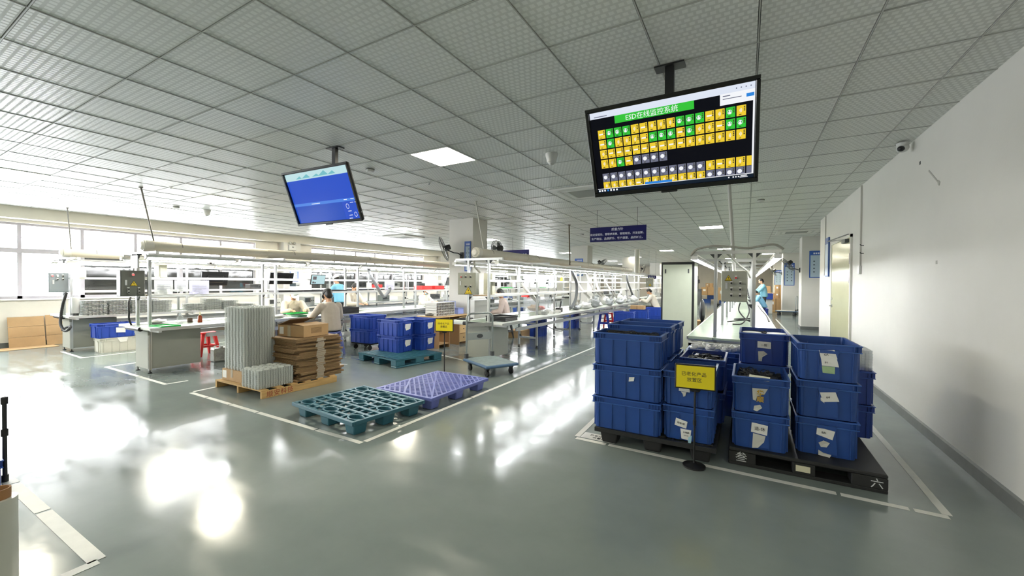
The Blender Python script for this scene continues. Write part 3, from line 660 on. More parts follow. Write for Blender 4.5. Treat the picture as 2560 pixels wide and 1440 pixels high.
# back teal pallet: closed runners with fork windows
t = T('plastic_pallet', 'teal plastic pallet with fork openings under the back blue crates', 'pallet', (-5.55, 5.52, 0), -.16)
b = MB(); b.ring((-.58, -.5, .58, .5), (-.55, -.47, .55, .47), .12, .148)
for q in range(12): b.box(-.57+q*.097, -.5, .125, -.50+q*.097, .5, .148)
for q in (-.49, -.25, 0, .25, .49): b.box(-.58, q-.02, .12, .58, q+.02, .14)
b.build('deck', M_teal, t)
for x in (-.5, 0, .5): b = MB(); b.box(x-.08, -.5, .0, x+.08, .5, .03); [b.box(x-.08, y-.09, .03, x+.08, y+.09, .125) for y in (-.41, 0, .41)]; b.build('runner', M_teal, t, bevel=.01)
# right black pallet with lettered corners
t = T('plastic_pallet', 'black pallet with chalked characters under the right group of blue crates', 'pallet', (.38, 4.31, 0))
b = MB(); b.box(-.49, -.57, .105, .49, .62, .134); b.build('deck', M_bpal, t, bevel=.008)
for y in (-.5, .02, .55):
    b = MB(); b.box(-.49, y-.07, 0, .49, y+.07, .025)
    for x0, x1 in ((-.49, -.30), (-.06, .08), (.29, .49)): b.box(x0, y-.07, .025, x1, y+.07, .106)
    b.build('runner', M_bpal, t, bevel=.004)
M_chalk = mat('chalk', '#c9cbcb', .9)
text('叁', .085, M_chalk, 'chalk_lettering', t, (-.40, -.571, .065)); text('六', .075, M_chalk, 'chalk_lettering', t, (.43, -.571, .06))
MB().box(-.04, -.574, .045, .05, -.571, .09).build('sticker', mat('cream sticker', '#cfcbb0', .7), t)
# wooden pallet with stencilled runner
M_wood = mat('pallet wood', '#b3935f', .8, var=.25, scale=4, stretch=(6, .6, 6))
t = T('wooden_pallet', 'wooden pallet with red stencilled runner under trays and flattened cartons', 'pallet', (-5.70, 3.34, 0))
for x in (-.55, 0, .54): b = MB(); b.box(x-.02, -.54, 0, x+.02, .52, .085); b.build('runner', M_wood, t, bevel=.003)
for q in range(6): MB().box(-.57, -.54+q*.19, .086, .55, -.45+q*.19, .104).build('deck_board', M_wood, t, bevel=.002)
text('顺安科技', .082, mat('red stencil', '#8a3b2a', .8), 'stencil_lettering', t, (.5605, -.31, .042), (pi/2, 0, pi/2), spacing=1.15)
# ---------------------------------------------------------------- hanging screens
def screen(label, c, yaw_, tilt, w, h, pole, draw):
    t = T('hanging_screen', label, 'screen', c); t.rotation_euler = Euler((tilt, 0, yaw_), 'XYZ')
    b = MB(); b.ring((-w/2, -h/2, w/2, h/2), (-w/2+.022, -h/2+.028, w/2-.022, h/2-.022), -.0, .022)
    o = b.build('bezel', mat('bezel black', '#0a0a0b', .2), t, bevel=.003); o.rotation_euler = (pi/2, 0, 0); o.location = (0, 0, 0)
    MB().box(-w/2+.005, 0, -h/2+.005, w/2-.005, .03, h/2-.005).build('back_shell', M_blk, t, bevel=.01)
    MB().box(-w*.25, .03, -h*.3, w*.25, .06, h*.3).build('back_shell', M_blk, t, bevel=.01)
    q = MB(); q.box(-.05, -.02, -h/2-.012, .05, .0, -h/2+.002); q.build('sensor_bar', M_blk, t, bevel=.003)
    draw(t, w-.05, h-.055)
    M = Matrix.Translation(c) @ Euler((tilt, 0, yaw_), 'XYZ').to_matrix().to_4x4(); Mi = M.inverted()
    k = MB(Mi); k.box(pole[0]-.03, pole[1]-.02, c[2]-.05, pole[0]+.03, pole[1]+.02, 2.985); k.build('ceiling_pole', M_blk, t)
    k = MB(Mi); k.box(pole[0]-.1, pole[1]-.05, 2.985, pole[0]+.1, pole[1]+.05, 2.996); k.build('ceiling_plate', M_blk, t)
    p2 = M @ Vector((0, .06, 0)); k = MB(Mi); k.bar((pole[0], pole[1], p2.z), (pole[0], p2.y, p2.z), .06, .06); k.bar((pole[0]-.15, p2.y+.01, p2.z), (pole[0]+.15, p2.y+.01, p2.z), .03, .1); k.build('bracket', M_blk, t)
    return t
SE = 1.0
def E_(n, c, s=1):
    m = emis('screen '+n, c, SE*s); setin(m.node_tree.nodes['Principled BSDF'], Specular_IOR_Level=.12, Roughness=.15, Base_Color=(.004, .004, .005, 1)); return m
def draw_monitor(t, sw, sh):
    mats = [E_('navy', '#05060f'), E_('band', '#dfe6f4'), E_('green', '#35c33a'), E_('yellow', '#efcd35'), E_('grey', '#6f7286'), E_('white', '#f4f6fa'), E_('leaf', '#1fa040'), E_('blue', '#2f86dc'), E_('taskbar', '#14202e'), E_('darktext', '#403f2a')]
    b = MB(); lay = [0]
    def q(u0, v0, u1, v1, m, l):
        b.mi = m; y = -.001-l*.0005; x0, x1 = (u0-.5)*sw, (u1-.5)*sw; z0, z1 = (.5-v0)*sh, (.5-v1)*sh
        b.quad((x0, y, z1), (x1, y, z1), (x1, y, z0), (x0, y, z0))
    def disc(u, v, r, m, l, n=16, r2=None):
        b.mi = m; y = -.001-l*.0005; x, z = (u-.5)*sw, (.5-v)*sh
        if r2 is None: b.add([(x+r*cos(-2*pi*k/n), y, z-r*sin(-2*pi*k/n)) for k in range(n)], [tuple(range(n))])
        else:
            b.add([(x+r*cos(a), y, z+r*sin(a)) for a in [2*pi*k/n for k in range(n)]]+[(x+r2*cos(a), y, z+r2*sin(a)) for a in [2*pi*k/n for k in range(n)]], [(k, (k+1) % n, n+(k+1) % n, n+k) for k in range(n)])
    q(0, 0, 1, 1, 0, 0); q(0, 0, 1, .075, 1, 1); q(.17, .075, .67, .165, 2, 1); q(.815, .07, 1, .185, 5, 2); q(.955, .105, .995, .14, 7, 3)
    q(.83, .09, .87, .1, 4, 3); q(.83, .12, .93, .128, 4, 3)
    for u in (.90, .925, .95, .975): q(u, .03, u+.006, .042, 4, 3)
    q(.03, .05, .12, .06, 4, 3)
    q(.99, .075, 1, .955, 5, 1); q(0, .95, 1, .958, 5, 2); q(0, .958, 1, 1, 8, 2); q(.34, .925, .52, .953, 7, 4)
    for u in (.005, .025, .045, .068, .09, .112, .133): q(u, .967, u+.012, .99, 7 if u == .068 else 5, 3)
    for u in (.86, .885, .90, .915): q(u, .97, u+.008, .985, 5, 3)
    q(.93, .965, .965, .975, 5, 3); q(.925, .982, .97, .99, 5, 3)
    rows = ['Yb G G G Y Yb Y Y Y G G G Yb Y G Y', 'Yb G Y Y Y Yb G G G Yb G Y Y Yb G G', 'Y Yb Yb Yb Yb Yb Yb Yb Yb Yb Y Y Y Y Y Y', 'Y Y G Yb W W W W', 'W W W W W W W W W W W W Y Yb Y Y Y', 'Y Y Y Y Yb Y Y Y Y Y Y Y W W W W W']
    for v, r in zip((.215, .338, .46, .583, .757, .868), rows):
        for k, c in enumerate(r.split()):
            u = .045+k*.0573; u1 = min(u+.05, .989); v1 = min(v+.107, .949)
            q(u, v, u1, v1, {'Y': 3, 'G': 2, 'W': 4}[c[0]], 1)
            if u1-u < .04: continue
            cu, cv = u+.020, v+.05; r_ = .0125
            if c == 'Yb': q(u+.008, v+.043, u+.036, v+.06, 5, 2)
            elif c[0] == 'G': disc(cu, cv, r_, 6, 2); disc(cu, cv, r_, 5, 3, r2=r_*.82); q(cu-.007, cv-.004, cu+.007, cv+.022 if cv < .9 else cv+.01, 5, 3); disc(cu, cv-.012, r_*.32, 5, 3)
            elif c[0] == 'W': disc(cu, cv, r_, 5, 2)
            else:
                for rr_ in (.3, .62, .95):
                    n = 8; b.mi = 5; x, z = (u+.012-.5)*sw, (.5-cv)*sh; y = -.002
                    A = [-.9+1.8*i/n for i in range(n+1)]
                    b.add([(x+r_*1.15*rr_*cos(a), y, z+r_*1.15*rr_*sin(a)) for a in A]+[(x+r_*1.15*(rr_+.16)*cos(a), y, z+r_*1.15*(rr_+.16)*sin(a)) for a in A], [(i, i+1, n+2+i, n+1+i) for i in range(n)])
            for i in range(3): q(u+.038, v+.012+i*.018, u+.046, v+.024+i*.018, 9, 2)
            if v1-v > .1: q(u+.012, v+.09, u+.026, v+.097, 9, 2)
    for f in range(1): pass
    o = b.build('display', mats, t)
    text('ESD在线监控系统', .041, mats[5], 'display_lettering', o, ((.41-.5)*sw, -.0035, (.5-.125)*sh))
    disc
def draw_board(t, sw, sh):
    mats = [E_('royal', '#2a52c8'), E_('pale', '#bfe0e4'), E_('mid', '#4d84e0'), E_('white', '#f4f6fa'), E_('teal', '#74bcc6'), E_('deep', '#2450be')]
    b = MB()
    def q(u0, v0, u1, v1, m, l):
        b.mi = m; y = -.001-l*.0005; x0, x1 = (u0-.5)*sw, (u1-.5)*sw; z0, z1 = (.5-v0)*sh, (.5-v1)*sh
        b.quad((x0, y, z1), (x1, y, z1), (x1, y, z0), (x0, y, z0))
    q(0, 0, 1, 1, 0, 0); q(0, 0, 1, .14, 1, 1); q(0, .60, 1, .655, 2, 1); q(0, .66, .78, 1, 5, 1)
    b.mi = 4
    for (u, w, hh) in ((.22, .10, .05), (.34, .14, .07), (.5, .12, .05), (.62, .16, .09), (.75, .12, .06)):
        x, z = (u-.5)*sw, (.5-.115)*sh; b.add([(x-w*sw/2, -.002, z), (x+w*sw/2, -.002, z), (x+.02, -.002, z+hh*sh)], [(0, 1, 2)])
    for (u, v, r) in ((.85, .75, .022), (.94, .92, .02)):
        b.mi = 3; n = 24; x, z = (u-.5)*sw, (.5-v)*sh
        b.add([(x+r*cos(a)*k, -.002, z+r*1.25*sin(a)*k) for k in (1, .8) for a in [2*pi*i/n for i in range(n)]], [(i, (i+1) % n, n+(i+1) % n, n+i) for i in range(n)])
    for (u, v) in ((.3, .625), (.82, .615), (.92, .615), (.9, .68), (.97, .68), (.84, .84), (.84, .92), (.83, .98), (.98, .88)): q(u, v, u+.05 if u > .5 else u+.14, v+.012, 3, 2)
    b.build('display', mats, t)
screen('large ceiling screen showing rows of yellow, green and grey tiles', (-.445, 2.725, 2.336), .013, .428, .996, .58, (-.49, 3.08), draw_monitor)
screen('smaller looking ceiling screen with a plain royal blue display', (-3.961, 2.785, 2.369), .047, .36, 1.02, .594, (-4.14, 3.08), draw_board)
# ---------------------------------------------------------------- sign stands and hanging signs
M_yel = mat('sign yellow', '#e3d11f', .35)
def stand(label, loc, rz, l1, l2, zc, w=.30, h=.2, base='disc'):
    t = T('sign_stand', label, 'sign stand', loc, rz)
    b = MB(); b.lathe([(.085, 0), (.085, .012), (.03, .022), (.016, .03)], 28); b.build('base', M_blk, t, smooth=True)
    p = MB(); p.cyl((0, 0, .02), (0, 0, zc-h/2), .008, n=12); p.cyl((0, 0, .33), (0, 0, .37), .013, n=12); p.build('pole', M_blk, t, smooth=True)
    f = MB(); f.prism([(-w/2, zc-h/2), (w/2, zc-h/2), (w/2, zc+h/2), (-w/2, zc+h/2)], -.014, .004, 'y'); f.prism([(-.03, zc-h/2-.02), (.03, zc-h/2-.02), (.045, zc-h/2), (-.045, zc-h/2)], -.008, .004, 'y'); f.build('frame', M_blk, t, bevel=.006)
    s = MB().box(-w/2+.012, -.0165, zc-h/2+.012, w/2-.012, -.0142, zc+h/2-.012).build('sign_face', M_yel, t)
    text(l1, .036, M_ink, 'sign_lettering', s, (-.01, -.017, zc+.022), spacing=1.05); text(l2, .036, M_ink, 'sign_lettering', s, (-.005, -.017, zc-.024), spacing=1.05)
    return t
stand('black sign stand with yellow sign standing in front of the blue crates', (-.345, 3.53, 0), .10, '已老化产品', '放置区', .715)
stand('black sign stand with yellow sign behind the violet blue pallet, near the trolley', (-3.98, 4.87, 0), .35, '待老化产品', '放置区', .80, w=.29, h=.2)
s = MB().box(-1.345, 3.655, .0005, -1.02, 3.80, .0018).build('floor_label', mat('laminated label', '#cfd0cc', .25)); tag(s, 'white laminated label with characters on the floor at the tape corner', 'floor label')
text('已老化产品', .04, M_ink, 'label_lettering', s, (-1.18, 3.745, .0022), (0, 0, -.05)); text('放置区', .04, M_ink, 'label_lettering', s, (-1.18, 3.695, .0022), (0, 0, -.05))
M_navy = mat('sign navy', '#101150', .5, spec=.2)
def hsign(label, x0, x1, y, z0, z1, lines, wires):
    t = T('hanging_sign', label, 'hanging sign', ((x0+x1)/2, y, z0)); w = x1-x0; h = z1-z0
    o = MB().box(-w/2, -.008, 0, w/2, .008, h).build('board', M_navy, t)
    for (s_, sz, x, z) in lines: text(s_, sz, mat('sign white', '#dfe2ee', .6), 'sign_lettering', o, (x, -.0095, z), bold=.0008)
    for x in wires: MB().cyl((x, 0, h), (x, 0, 2.998-z0), .004, n=6).build('wire', M_dk, t)
    return t
hsign('navy hanging sign with white quality policy lettering, right of the blue screen', -2.91, -1.745, 8.4, 2.325, 2.63,
      [('质量方针', .062, 0, .245), ('稳定促增长、管理求发展、管理规范、开发创新、', .052, 0, .15), ('生产精益、品质提升、客户满意、品牌树立。', .055, 0, .06)], (-.43, .41))
t = hsign('navy hanging sign partly hidden behind the middle duct, beside the column', -7.5, -6.31, 12.1, 2.25, 2.56, [], (-.03, .42))
b = MB(); [b.box(-.35+q*.09, -.011, .13, -.30+q*.09, -.008, .18) for q in range(10)]; b.build('sign_lettering', mat('sign white', '#dfe2ee', .6), t.children[0])
t = hsign('small navy hanging sign far behind the end of the middle duct', -4.05, -3.68, 20.0, 1.68, 1.83, [], ()); b = MB(); [b.box(-.14+q*.07, -.011, .05, -.10+q*.07, -.008, .1) for q in range(4)]; b.build('sign_lettering', mat('sign white', '#dfe2ee', .6), t.children[0])
for x in (-.15, .15): MB().cyl((x, 0, .15), (x, 0, 1.31), .004, n=6).build('wire', M_dk, t)
# ---------------------------------------------------------------- hand trolleys
def trolley(label, loc, rz, L, D, H, hh, top, back=True):
    t = T('hand_trolley', label, 'hand trolley', loc, rz)
    MB().box(-L/2, -D/2, H-.045, L/2, D/2, H).build('platform', mat('trolley blue', '#3f5f7f', .5, var=.1), t, bevel=.02, seg=3)
    MB().box(-L/2+.03, -D/2+.03, H, L/2-.03, D/2-.03, H+.003).build('deck_mat', top, t)
    for sx in (-1, 1):
        for sy in (-1, 1):
            x, y = sx*(L/2-.12), sy*(D/2-.08)
            c = MB(); c.cyl((x-.0+0, y-.016, .05), (x, y+.016, .05), .05, n=20); o = c.build('wheel', M_blk2, t, smooth=True)
            c = MB(); c.box(x-.03, y-.03, .105, x+.03, y+.03, H-.04); c.box(x-.02, y-.024, .04, x+.02, y-.018, .11); c.box(x-.02, y+.018, .04, x+.02, y+.024, .11); c.build('caster_fork', M_dk, t)
    x = -L/2+.04; d = D/2-.05; P = [(x, -d, H), (x, -d, hh-.09)]+[(x, -d+.09*(1-cos(a)), hh-.09+.09*sin(a)) for a in [pi*q/12 for q in range(1, 7)]]
    P += [(px_, -py, pz) for (px_, py, pz) in P[::-1]]
    MB().tube(P, .016, 10).build('handle', mat('tube grey', '#8f9694', .35, .5), t, smooth=True)
    for s in (-1, 1): MB().box(x-.03, s*d-.025, H, x+.03, s*d+.025, H+.08).build('hinge_bracket', M_dk, t, bevel=.004)
    if back:
        MB().box(x-.006, -d+.016, H+.30, x+.006, d-.016, H+.42).build('back_plate', mat('plate grey', '#8f9694', .45), t); MB().box(x-.012, -d+.016, H+.52, x+.012, d-.016, H+.58).build('back_plate', mat('plate grey2', '#8b8d8a', .45), t)
        MB().prism([(.06*cos(a), .035*sin(a)+H+.36) for a in [2*pi*q/16 for q in range(16)]], x+.0065, x+.008, 'x').build('scribble', M_dk, t)
    return t
trolley('grey blue hand trolley parked in front of the middle bench end', (-3.60, 5.57, 0), -.47, .80, .60, .185, .93, mat('mat grey', '#7f8d8d', .6, var=.2, scale=12))
trolley('small grey hand trolley parked far off by the brown cartons', (1.65, 23.0, 0), 2.9, .85, .55, .22, .92, mat('mat light', '#a9aaa2', .6), back=False)
# ---------------------------------------------------------------- trays, cartons on the wooden pallet
M_clr = clear('blister plastic', '#d9deda', .46, .1); M_clr2 = clear('clear box plastic', '#dfe6ea', .35, .1)
def blister(L, D, H, nx, ny, cups):
    m = MB()
    def teeth(l, d, a):
        p = []
        def side(x0, y0, x1, y1, n, nx_, ny_):
            for q in range(n):
                for (f, o) in ((.08, 0), (.45, 0), (.55, a), (.95, a)):
                    u = (q+f)/n; p.append((x0+(x1-x0)*u-nx_*o, y0+(y1-y0)*u-ny_*o))
        side(-l, -d, l, -d, nx, 0, -1); side(l, -d, l, d, ny, 1, 0); side(l, d, -l, d, nx, 0, 1); side(-l, d, -l, -d, ny, -1, 0); return p
    o_ = teeth(L/2, D/2, .012); n = len(o_); r_ = [(x*1.015, y*1.015) for x, y in o_]
    vs = [(x, y, 0) for x, y in o_]+[(x*1.006, y*1.006, H) for x, y in o_]; fs = [(i, (i+1) % n, n+(i+1) % n, n+i) for i in range(n)]
    m.add(vs, fs)
    m.box(-L/2*1.012, -D/2*1.012, H-.001, L/2*1.012, D/2*1.012, H+.0005)
    if cups:
        for i in range(cups[0]):
            for j in range(cups[1]):
                x, y = -L/2+(i+.5)*L/cups[0], -D/2+(j+.5)*D/cups[1]; r = min(L/cups[0], D/cups[1])*.42
                m.lathe([(r, H), (r*.9, H+.012), (r*.75, H+.016), (r*.3, H+.010)], 12, (x, y, 0))
    return m
def tray_stack(name, x, y, z, n, pitch, L, D, H, nx, ny, cups, label, group, material, jit=.0025, rz=0, cat='tray'):
    me = None
    for k in range(n):
        lab = label if 0 < k < n-1 else (label.replace('in the', 'at the bottom of the', 1) if k == 0 else label.replace('in the', 'on top of the', 1))
        if me is None: o = blister(L, D, H, nx, ny, cups).build(name, material); me = o.data
        else: o = bpy.data.objects.new(name, me); C.objects.link(o)
        o.location = (x+random.uniform(-jit, jit), y+random.uniform(-jit, jit), z+k*pitch); o.rotation_euler = (0, 0, rz+random.uniform(-.006, .006)); tag(o, lab, cat, group)
t = T('cardboard_carton', 'taped brown carton under the tall stack of clear trays', 'carton', (-5.98, 3.08, .105))
MB().box(-.25, -.215, 0, .25, .235, .15).build('carton_body', M_card, t, bevel=.004); MB().box(-.23, -.217, .03, -.13, -.215, .13).build('shipping_label', M_paper, t); MB().box(-.02, -.218, .05, .03, -.215, .15).build('clear_tape', clear('packing tape', '#d8cbb0', .5, .1), t)
tray_stack('blister_tray', -5.96, 3.09, .256, 33, .0252, .47, .42, .026, 6, 12, (5, 4), 'clear blister tray in the tall stack', 'blister trays of the tall stack', M_clr)
tray_stack('blister_tray', -5.40, 3.02, .105, 9, .0252, .36, .46, .026, 5, 14, (4, 5), 'clear blister tray in the low stack', 'blister trays of the low stack', M_clr)
def flat_carton():
    m = MB(); L, D = .62, .70
    for q in range(3):
        z = q*.0085; m.box(-L/2+random.uniform(0, .012), -D/2+random.uniform(0, .012), z, L/2-random.uniform(0, .012), D/2-random.uniform(0, .012), z+.0055)
    return m
FM = [flat_carton() for _ in range(5)]; FMm = []
for k in range(21):
    if k < 5: o = FM[k].build('flattened_carton', [M_card2]); FMm.append(o.data)
    else: o = bpy.data.objects.new('flattened_carton', FMm[k % 5]); C.objects.link(o)
    o.location = (-5.50+random.uniform(-.035, .035), 3.63+random.uniform(-.03, .03), .106+k*.0272); o.rotation_euler = (0, 0, random.uniform(-.05, .05))
    tag(o, ('flattened carton in the tall pile on the wooden pallet' if 0 < k < 20 else 'topmost flattened carton of the pile, under the half open carton' if k else 'lowest flattened carton of the pile on the wooden pallet'), 'flattened carton', 'flattened cartons')
FM[0].build
t = T('cardboard_carton', 'half open brown carton lying on the pile of flattened cartons', 'carton', (-5.53, 3.60, .680), .12)
b = MB(); b.box(-.25, -.21, 0, .25, .21, .005); b.box(-.25, -.21, .005, .25, -.205, .155); b.box(-.25, .205, .005, .25, .21, .155); b.box(-.25, -.205, .005, -.245, .205, .155); b.box(.245, -.205, .005, .25, .205, .155); b.build('carton_body', M_card, t)
for (p, q, r, s) in [((-.25, -.21, .155), (-.25, .21, .155), (-.02, .2, .235), (-.02, -.2, .235)), ((.25, .21, .155), (.25, -.21, .155), (.02, -.2, .175), (.02, .2, .175))]:
    b = MB(); b.add([p, q, r, s]+[(v[0], v[1], v[2]+.005) for v in (p, q, r, s)], [(3, 2, 1, 0), (4, 5, 6, 7), (0, 1, 5, 4), (1, 2, 6, 5), (2, 3, 7, 6), (3, 0, 4, 7)]); b.build('flap', M_card, t)
MB().box(-.22, -.2125, .03, -.14, -.2105, .13).build('shipping_label', M_paper, t); MB().box(-.06, -.213, .0, -.0, -.2105, .155).build('clear_tape', clear('packing tape', '#d8cbb0', .5, .1), t)
b = MB(); b.prism([(-.09, .045), (.09, .045), (.09, .125), (-.09, .125)], .2505, .2512, 'x'); b.prism([(-.086, .049), (.086, .049), (.086, .121), (-.086, .121)], .2512, .2516, 'x'); o = b.build('printed_frame', [M_card2], t)
# cardboard against the window wall and on the floor
for i, (y0, y1, z1, lb) in enumerate([(2.16, 2.68, .64, 'left half of the folded cardboard sheet leaning on the window wall'), (2.70, 3.10, .66, 'right half of the folded cardboard sheet leaning on the window wall')]):
    t = T('cardboard_sheet', lb, 'cardboard', (-13.46, (y0+y1)/2, 0)); w = (y1-y0)/2
    for (za, zb, xa, xb) in ((0, .21, .02, -.03), (.215, .43, -.03, -.08), (.435, z1, -.08, -.13)):
        b = MB(); b.add([(xa, -w, za), (xa, w, za), (xb, w, zb), (xb, -w, zb), (xa-.012, -w, za), (xa-.012, w, za), (xb-.012, w, zb), (xb-.012, -w, zb)], [(0, 1, 2, 3), (7, 6, 5, 4), (0, 4, 5, 1), (1, 5, 6, 2), (2, 6, 7, 3), (3, 7, 4, 0)]); b.build('panel', M_card, t)
tag(MB().box(-13.42, 1.75, .001, -12.95, 2.78, .012).build('cardboard_sheet', M_card), 'cardboard sheet lying flat on the floor by the window wall', 'cardboard')
# desk in front of the column
M_oak = mat('desk oak', '#977550', .45, var=.16, scale=3, stretch=(1, 1, .15)); M_oak2 = mat('desk edge', '#c9a876', .4, var=.08)
t = T('wooden_desk', 'light oak office desk with pedestals in front of the concrete column', 'desk', (-6.08, 6.88, 0))
MB().box(-.32, -.03, .675, .35, 1.09, .70).build('desktop', M_oak2, t, bevel=.003)
for y in (0, .36, .72, 1.04): MB().box(-.28, y, 0, .30, y+.018, .675).build('side_panel', M_oak, t)
for (y, z) in ((.018, .08), (.018, .5), (.018, .6)): MB().box(-.28, y, z, .29, y+.342, z+.016).build('shelf', M_oak2, t)
for q in range(3): o = MB().box(.285, .742, .06+q*.2, .302, 1.036, .25+q*.2).build('drawer', M_oak2, t, bevel=.002); MB().cyl((.302, .89, .16+q*.2), (.318, .89, .16+q*.2), .012, n=10).build('knob', M_dk, o)
MB().box(-.28, .38, .56, .25, .72, .575).build('keyboard_tray', M_oak, t)
b = MB(); b.cyl((-.05, -.003, .56), (-.05, .0, .56), .025, n=14); b.build('cable_port', M_blk, t)
# tall white cabinet
t = T('switch_cabinet', 'tall white cabinet with black edges behind the left blue crates', 'cabinet', (-1.175, 8.55, 0))
MB().box(-.30, 0, .06, .30, .6, 1.88).build('cabinet_body', M_blk, t, bevel=.004); MB().box(-.27, -.012, .09, .262, .0, 1.83).build('door', mat('cabinet pale', '#c6cbb8', .35, var=.03), t, bevel=.003)
MB().box(.302, .02, .08, .306, .58, 1.86).build('side_panel', mat('cabinet pale', '#c3cbc4', .35), t)
for x in (-.22, .20): k = MB(); k.box(x-.012, -.018, 1.66, x+.012, -.012, 1.74); k.cyl((x, -.03, 1.68), (x, -.012, 1.68), .01, n=8); k.build('door_latch', M_dk, t)
MB().box(-.28, .02, 0, .28, .58, .06).build('plinth', M_blk, t)
# film roll and post at the lower left corner
t = T('film_roll', 'upright roll of stretch film with brown cardboard core at the lower left corner', 'film roll', (-2.945, .434, 0))
for nm, r, r2, z0, z1, m in (('film', .062, .042, 0.03, .455, clear('stretch film', '#c4c6bd', .85, .18)), ('core', .042, .036, 0, .50, mat('core brown', '#8a6540', .8))):
    b = MB(); n = 28; cs = [(cos(2*pi*q/n), sin(2*pi*q/n)) for q in range(n)]
    b.add([(r*c_, r*s_, z) for z in (z0, z1) for c_, s_ in cs]+[(r2*c_, r2*s_, z) for z in (z0, z1) for c_, s_ in cs], [(q, (q+1) % n, n+(q+1) % n, n+q) for q in range(n)]+[(2*n+q, 3*n+q, 3*n+(q+1) % n, 2*n+(q+1) % n) for q in range(n)]+[(n+q, n+(q+1) % n, 3*n+(q+1) % n, 3*n+q) for q in range(n)]+[((q+1) % n, q, 2*n+q, 2*n+(q+1) % n) for q in range(n)])
    b.build(nm, m, t, smooth=True)
# ---------------------------------------------------------------- ceiling devices, wall devices
def small(name, label, cat, loc, rot=None): 
    t = T(name, label, cat, loc); return t
M_dev = mat('device white', '#cfcfca', .45)
for (x, y, lb) in [(-2.04, 4.48, 'white dome camera on the ceiling beside the large screen'), (-10.27, 4.43, 'white dome sensor on the ceiling near the window wall')]:
    t = T('dome_sensor', lb, 'sensor', (x, y, 3)); b = MB(); b.lathe([(.03, -.12), (.055, -.10), (.06, -.07), (.075, -.02), (.075, 0)], 20); b.build('housing', M_dev, t, smooth=True)
    b = MB(); b.ell((0, 0, -.11), (.035, .035, .03)); b.build('lens_cap', mat('lens cap', '#a9a9a6', .3), t, smooth=True)
for (x, y, lb) in [(-4.49, 3.89, 'round smoke detector right of the blue screen'), (.21, 8.73, 'round smoke detector near the cream door'), (-10.36, 3.91, 'round smoke detector beside the blown-out light by the windows'), (-4.51, 12.26, 'far smoke detector left of the hanging policy sign')]:
    t = T('smoke_detector', lb, 'smoke detector', (x, y, 3)); b = MB(); b.lathe([(.04, -.045), (.052, -.035), (.052, -.018)], 20); b.build('head', M_dev, t, smooth=True); b = MB(); b.lathe([(.058, -.016), (.058, 0)], 20); b.build('mount', mat('mount grey', '#77786f', .6), t, smooth=True)
for (x, y, lb) in [(-4.31, 4.88, 'tiny sprinkler head in front of the far smoke detector row'), (-8.27, 3.05, 'tiny sprinkler head above the second bench')]:
    t = T('sprinkler_head', lb, 'sprinkler', (x, y, 3)); b = MB(); b.lathe([(.012, -.03), (.008, -.02), (.025, -.004), (.025, 0)], 12); b.build('body', M_alu, t, smooth=True)
t = T('dome_camera', 'white security camera with black lens at the top of the right wall', 'security camera', (1.44, 5.92, 2.985)); b = MB(); b.lathe([(.05, -.03), (.055, 0)], 20); b.build('mount', M_dev, t, smooth=True)
b = MB(); b.ell((0, -.0, -.05), (.055, .055, .05)); b.build('housing', M_dev, t, smooth=True); b = MB(); b.ell((-.02, -.03, -.065), (.034, .034, .03)); b.build('lens', M_blk, t, smooth=True)
t = T('emergency_light', 'white twin lamp emergency light on the window wall pilaster', 'emergency light', (-13.35, 8.28, 2.62)); MB().box(-.04, -.13, -.12, .04, .13, .06).build('housing', M_dev, t, bevel=.01); MB().box(.04, -.03, -.03, .045, .03, 0).build('indicator', M_blk, t)
for s in (-1, 1): k = MB(); k.cyl((0, s*.07, .06), (0, s*.07, .1), .012, n=8); k.ell((.02, s*.07, .12), (.04, .045, .045)); k.build('lamp', mat('lamp grey', '#b5b5ad', .4), t, smooth=True)
for (y, z0, lb) in [(8.15, 1.70, 'vertical trunking with switch box on the right wall near the cream door'), (11.43, 1.74, 'vertical trunking with switch box beyond the cream door')]:
    t = T('wall_trunking', lb, 'trunking', (1.53, y, z0)); MB().box(-.022, -.02, .05, -.001, .02, 2.985-z0).build('channel', mat('trunking grey', '#bdbbb4', .5), t); MB().box(-.035, -.045, -.08, -.001, .045, .05).build('switch_box', M_dev, t, bevel=.004)
t = T('notice_board', 'narrow blue framed notice board on the right wall beyond the cream door', 'notice board', (1.53, 11.1, 2.05)); MB().box(-.03, -.20, -.42, -.002, .20, .42).build('board', mat('board blue', '#2d4f8e', .4), t); MB().box(-.033, -.17, -.39, -.03, .17, .28).build('sheet', mat('board sheet', '#b9c4cf', .5), t)
def poster(label, loc, w, h, face='y'):
    t = T('wall_poster', label, 'poster', loc); a = MB().box(-w/2, -.008, 0, w/2, 0, h).build('backing', mat('poster blue', '#2450a0', .45), t); MB().box(-w/2+.03, -.0095, .03, w/2-.03, -.008, h*.83).build('sheet', mat('poster sheet', '#a9bccb', .5), t)
    k = MB(); [k.box(-w/2+.25*w+q*.13*w, -.0095, h*.87, -w/2+.34*w+q*.13*w, -.008, h*.93) for q in range(5)]; k.build('poster_lettering', mat('sign white', '#dfe2ee', .6), t)
    k = MB(); [k.box((i*.42-.25)*w, -.0105, h*(.2+.13*j), (i*.42-.15)*w, -.0095, h*(.24+.13*j)) for i in range(2) for j in range(4+i)]; k.build('poster_lettering', mat('poster ink', '#3a4652', .6), t); return t
poster('tall blue poster on the white pillar just beyond the cream door', (1.95, 16.145, 1.67), .42, .87)
poster('tall blue poster on the second white pillar, behind the wall fan', (1.82, 24.195, 1.4), .42, 1.1); poster('blue poster on the third white pillar, far down the right aisle', (1.82, 32.195, 1.4), .42, 1.0)
poster('blue poster near the top of the second concrete column', (-6.05, 16.095, 1.75), .36, .72)
poster('tilted blue notice board mounted at the front column above the middle bench', (-5.82, 7.98, 1.72), .18, .72); C.objects[-1]
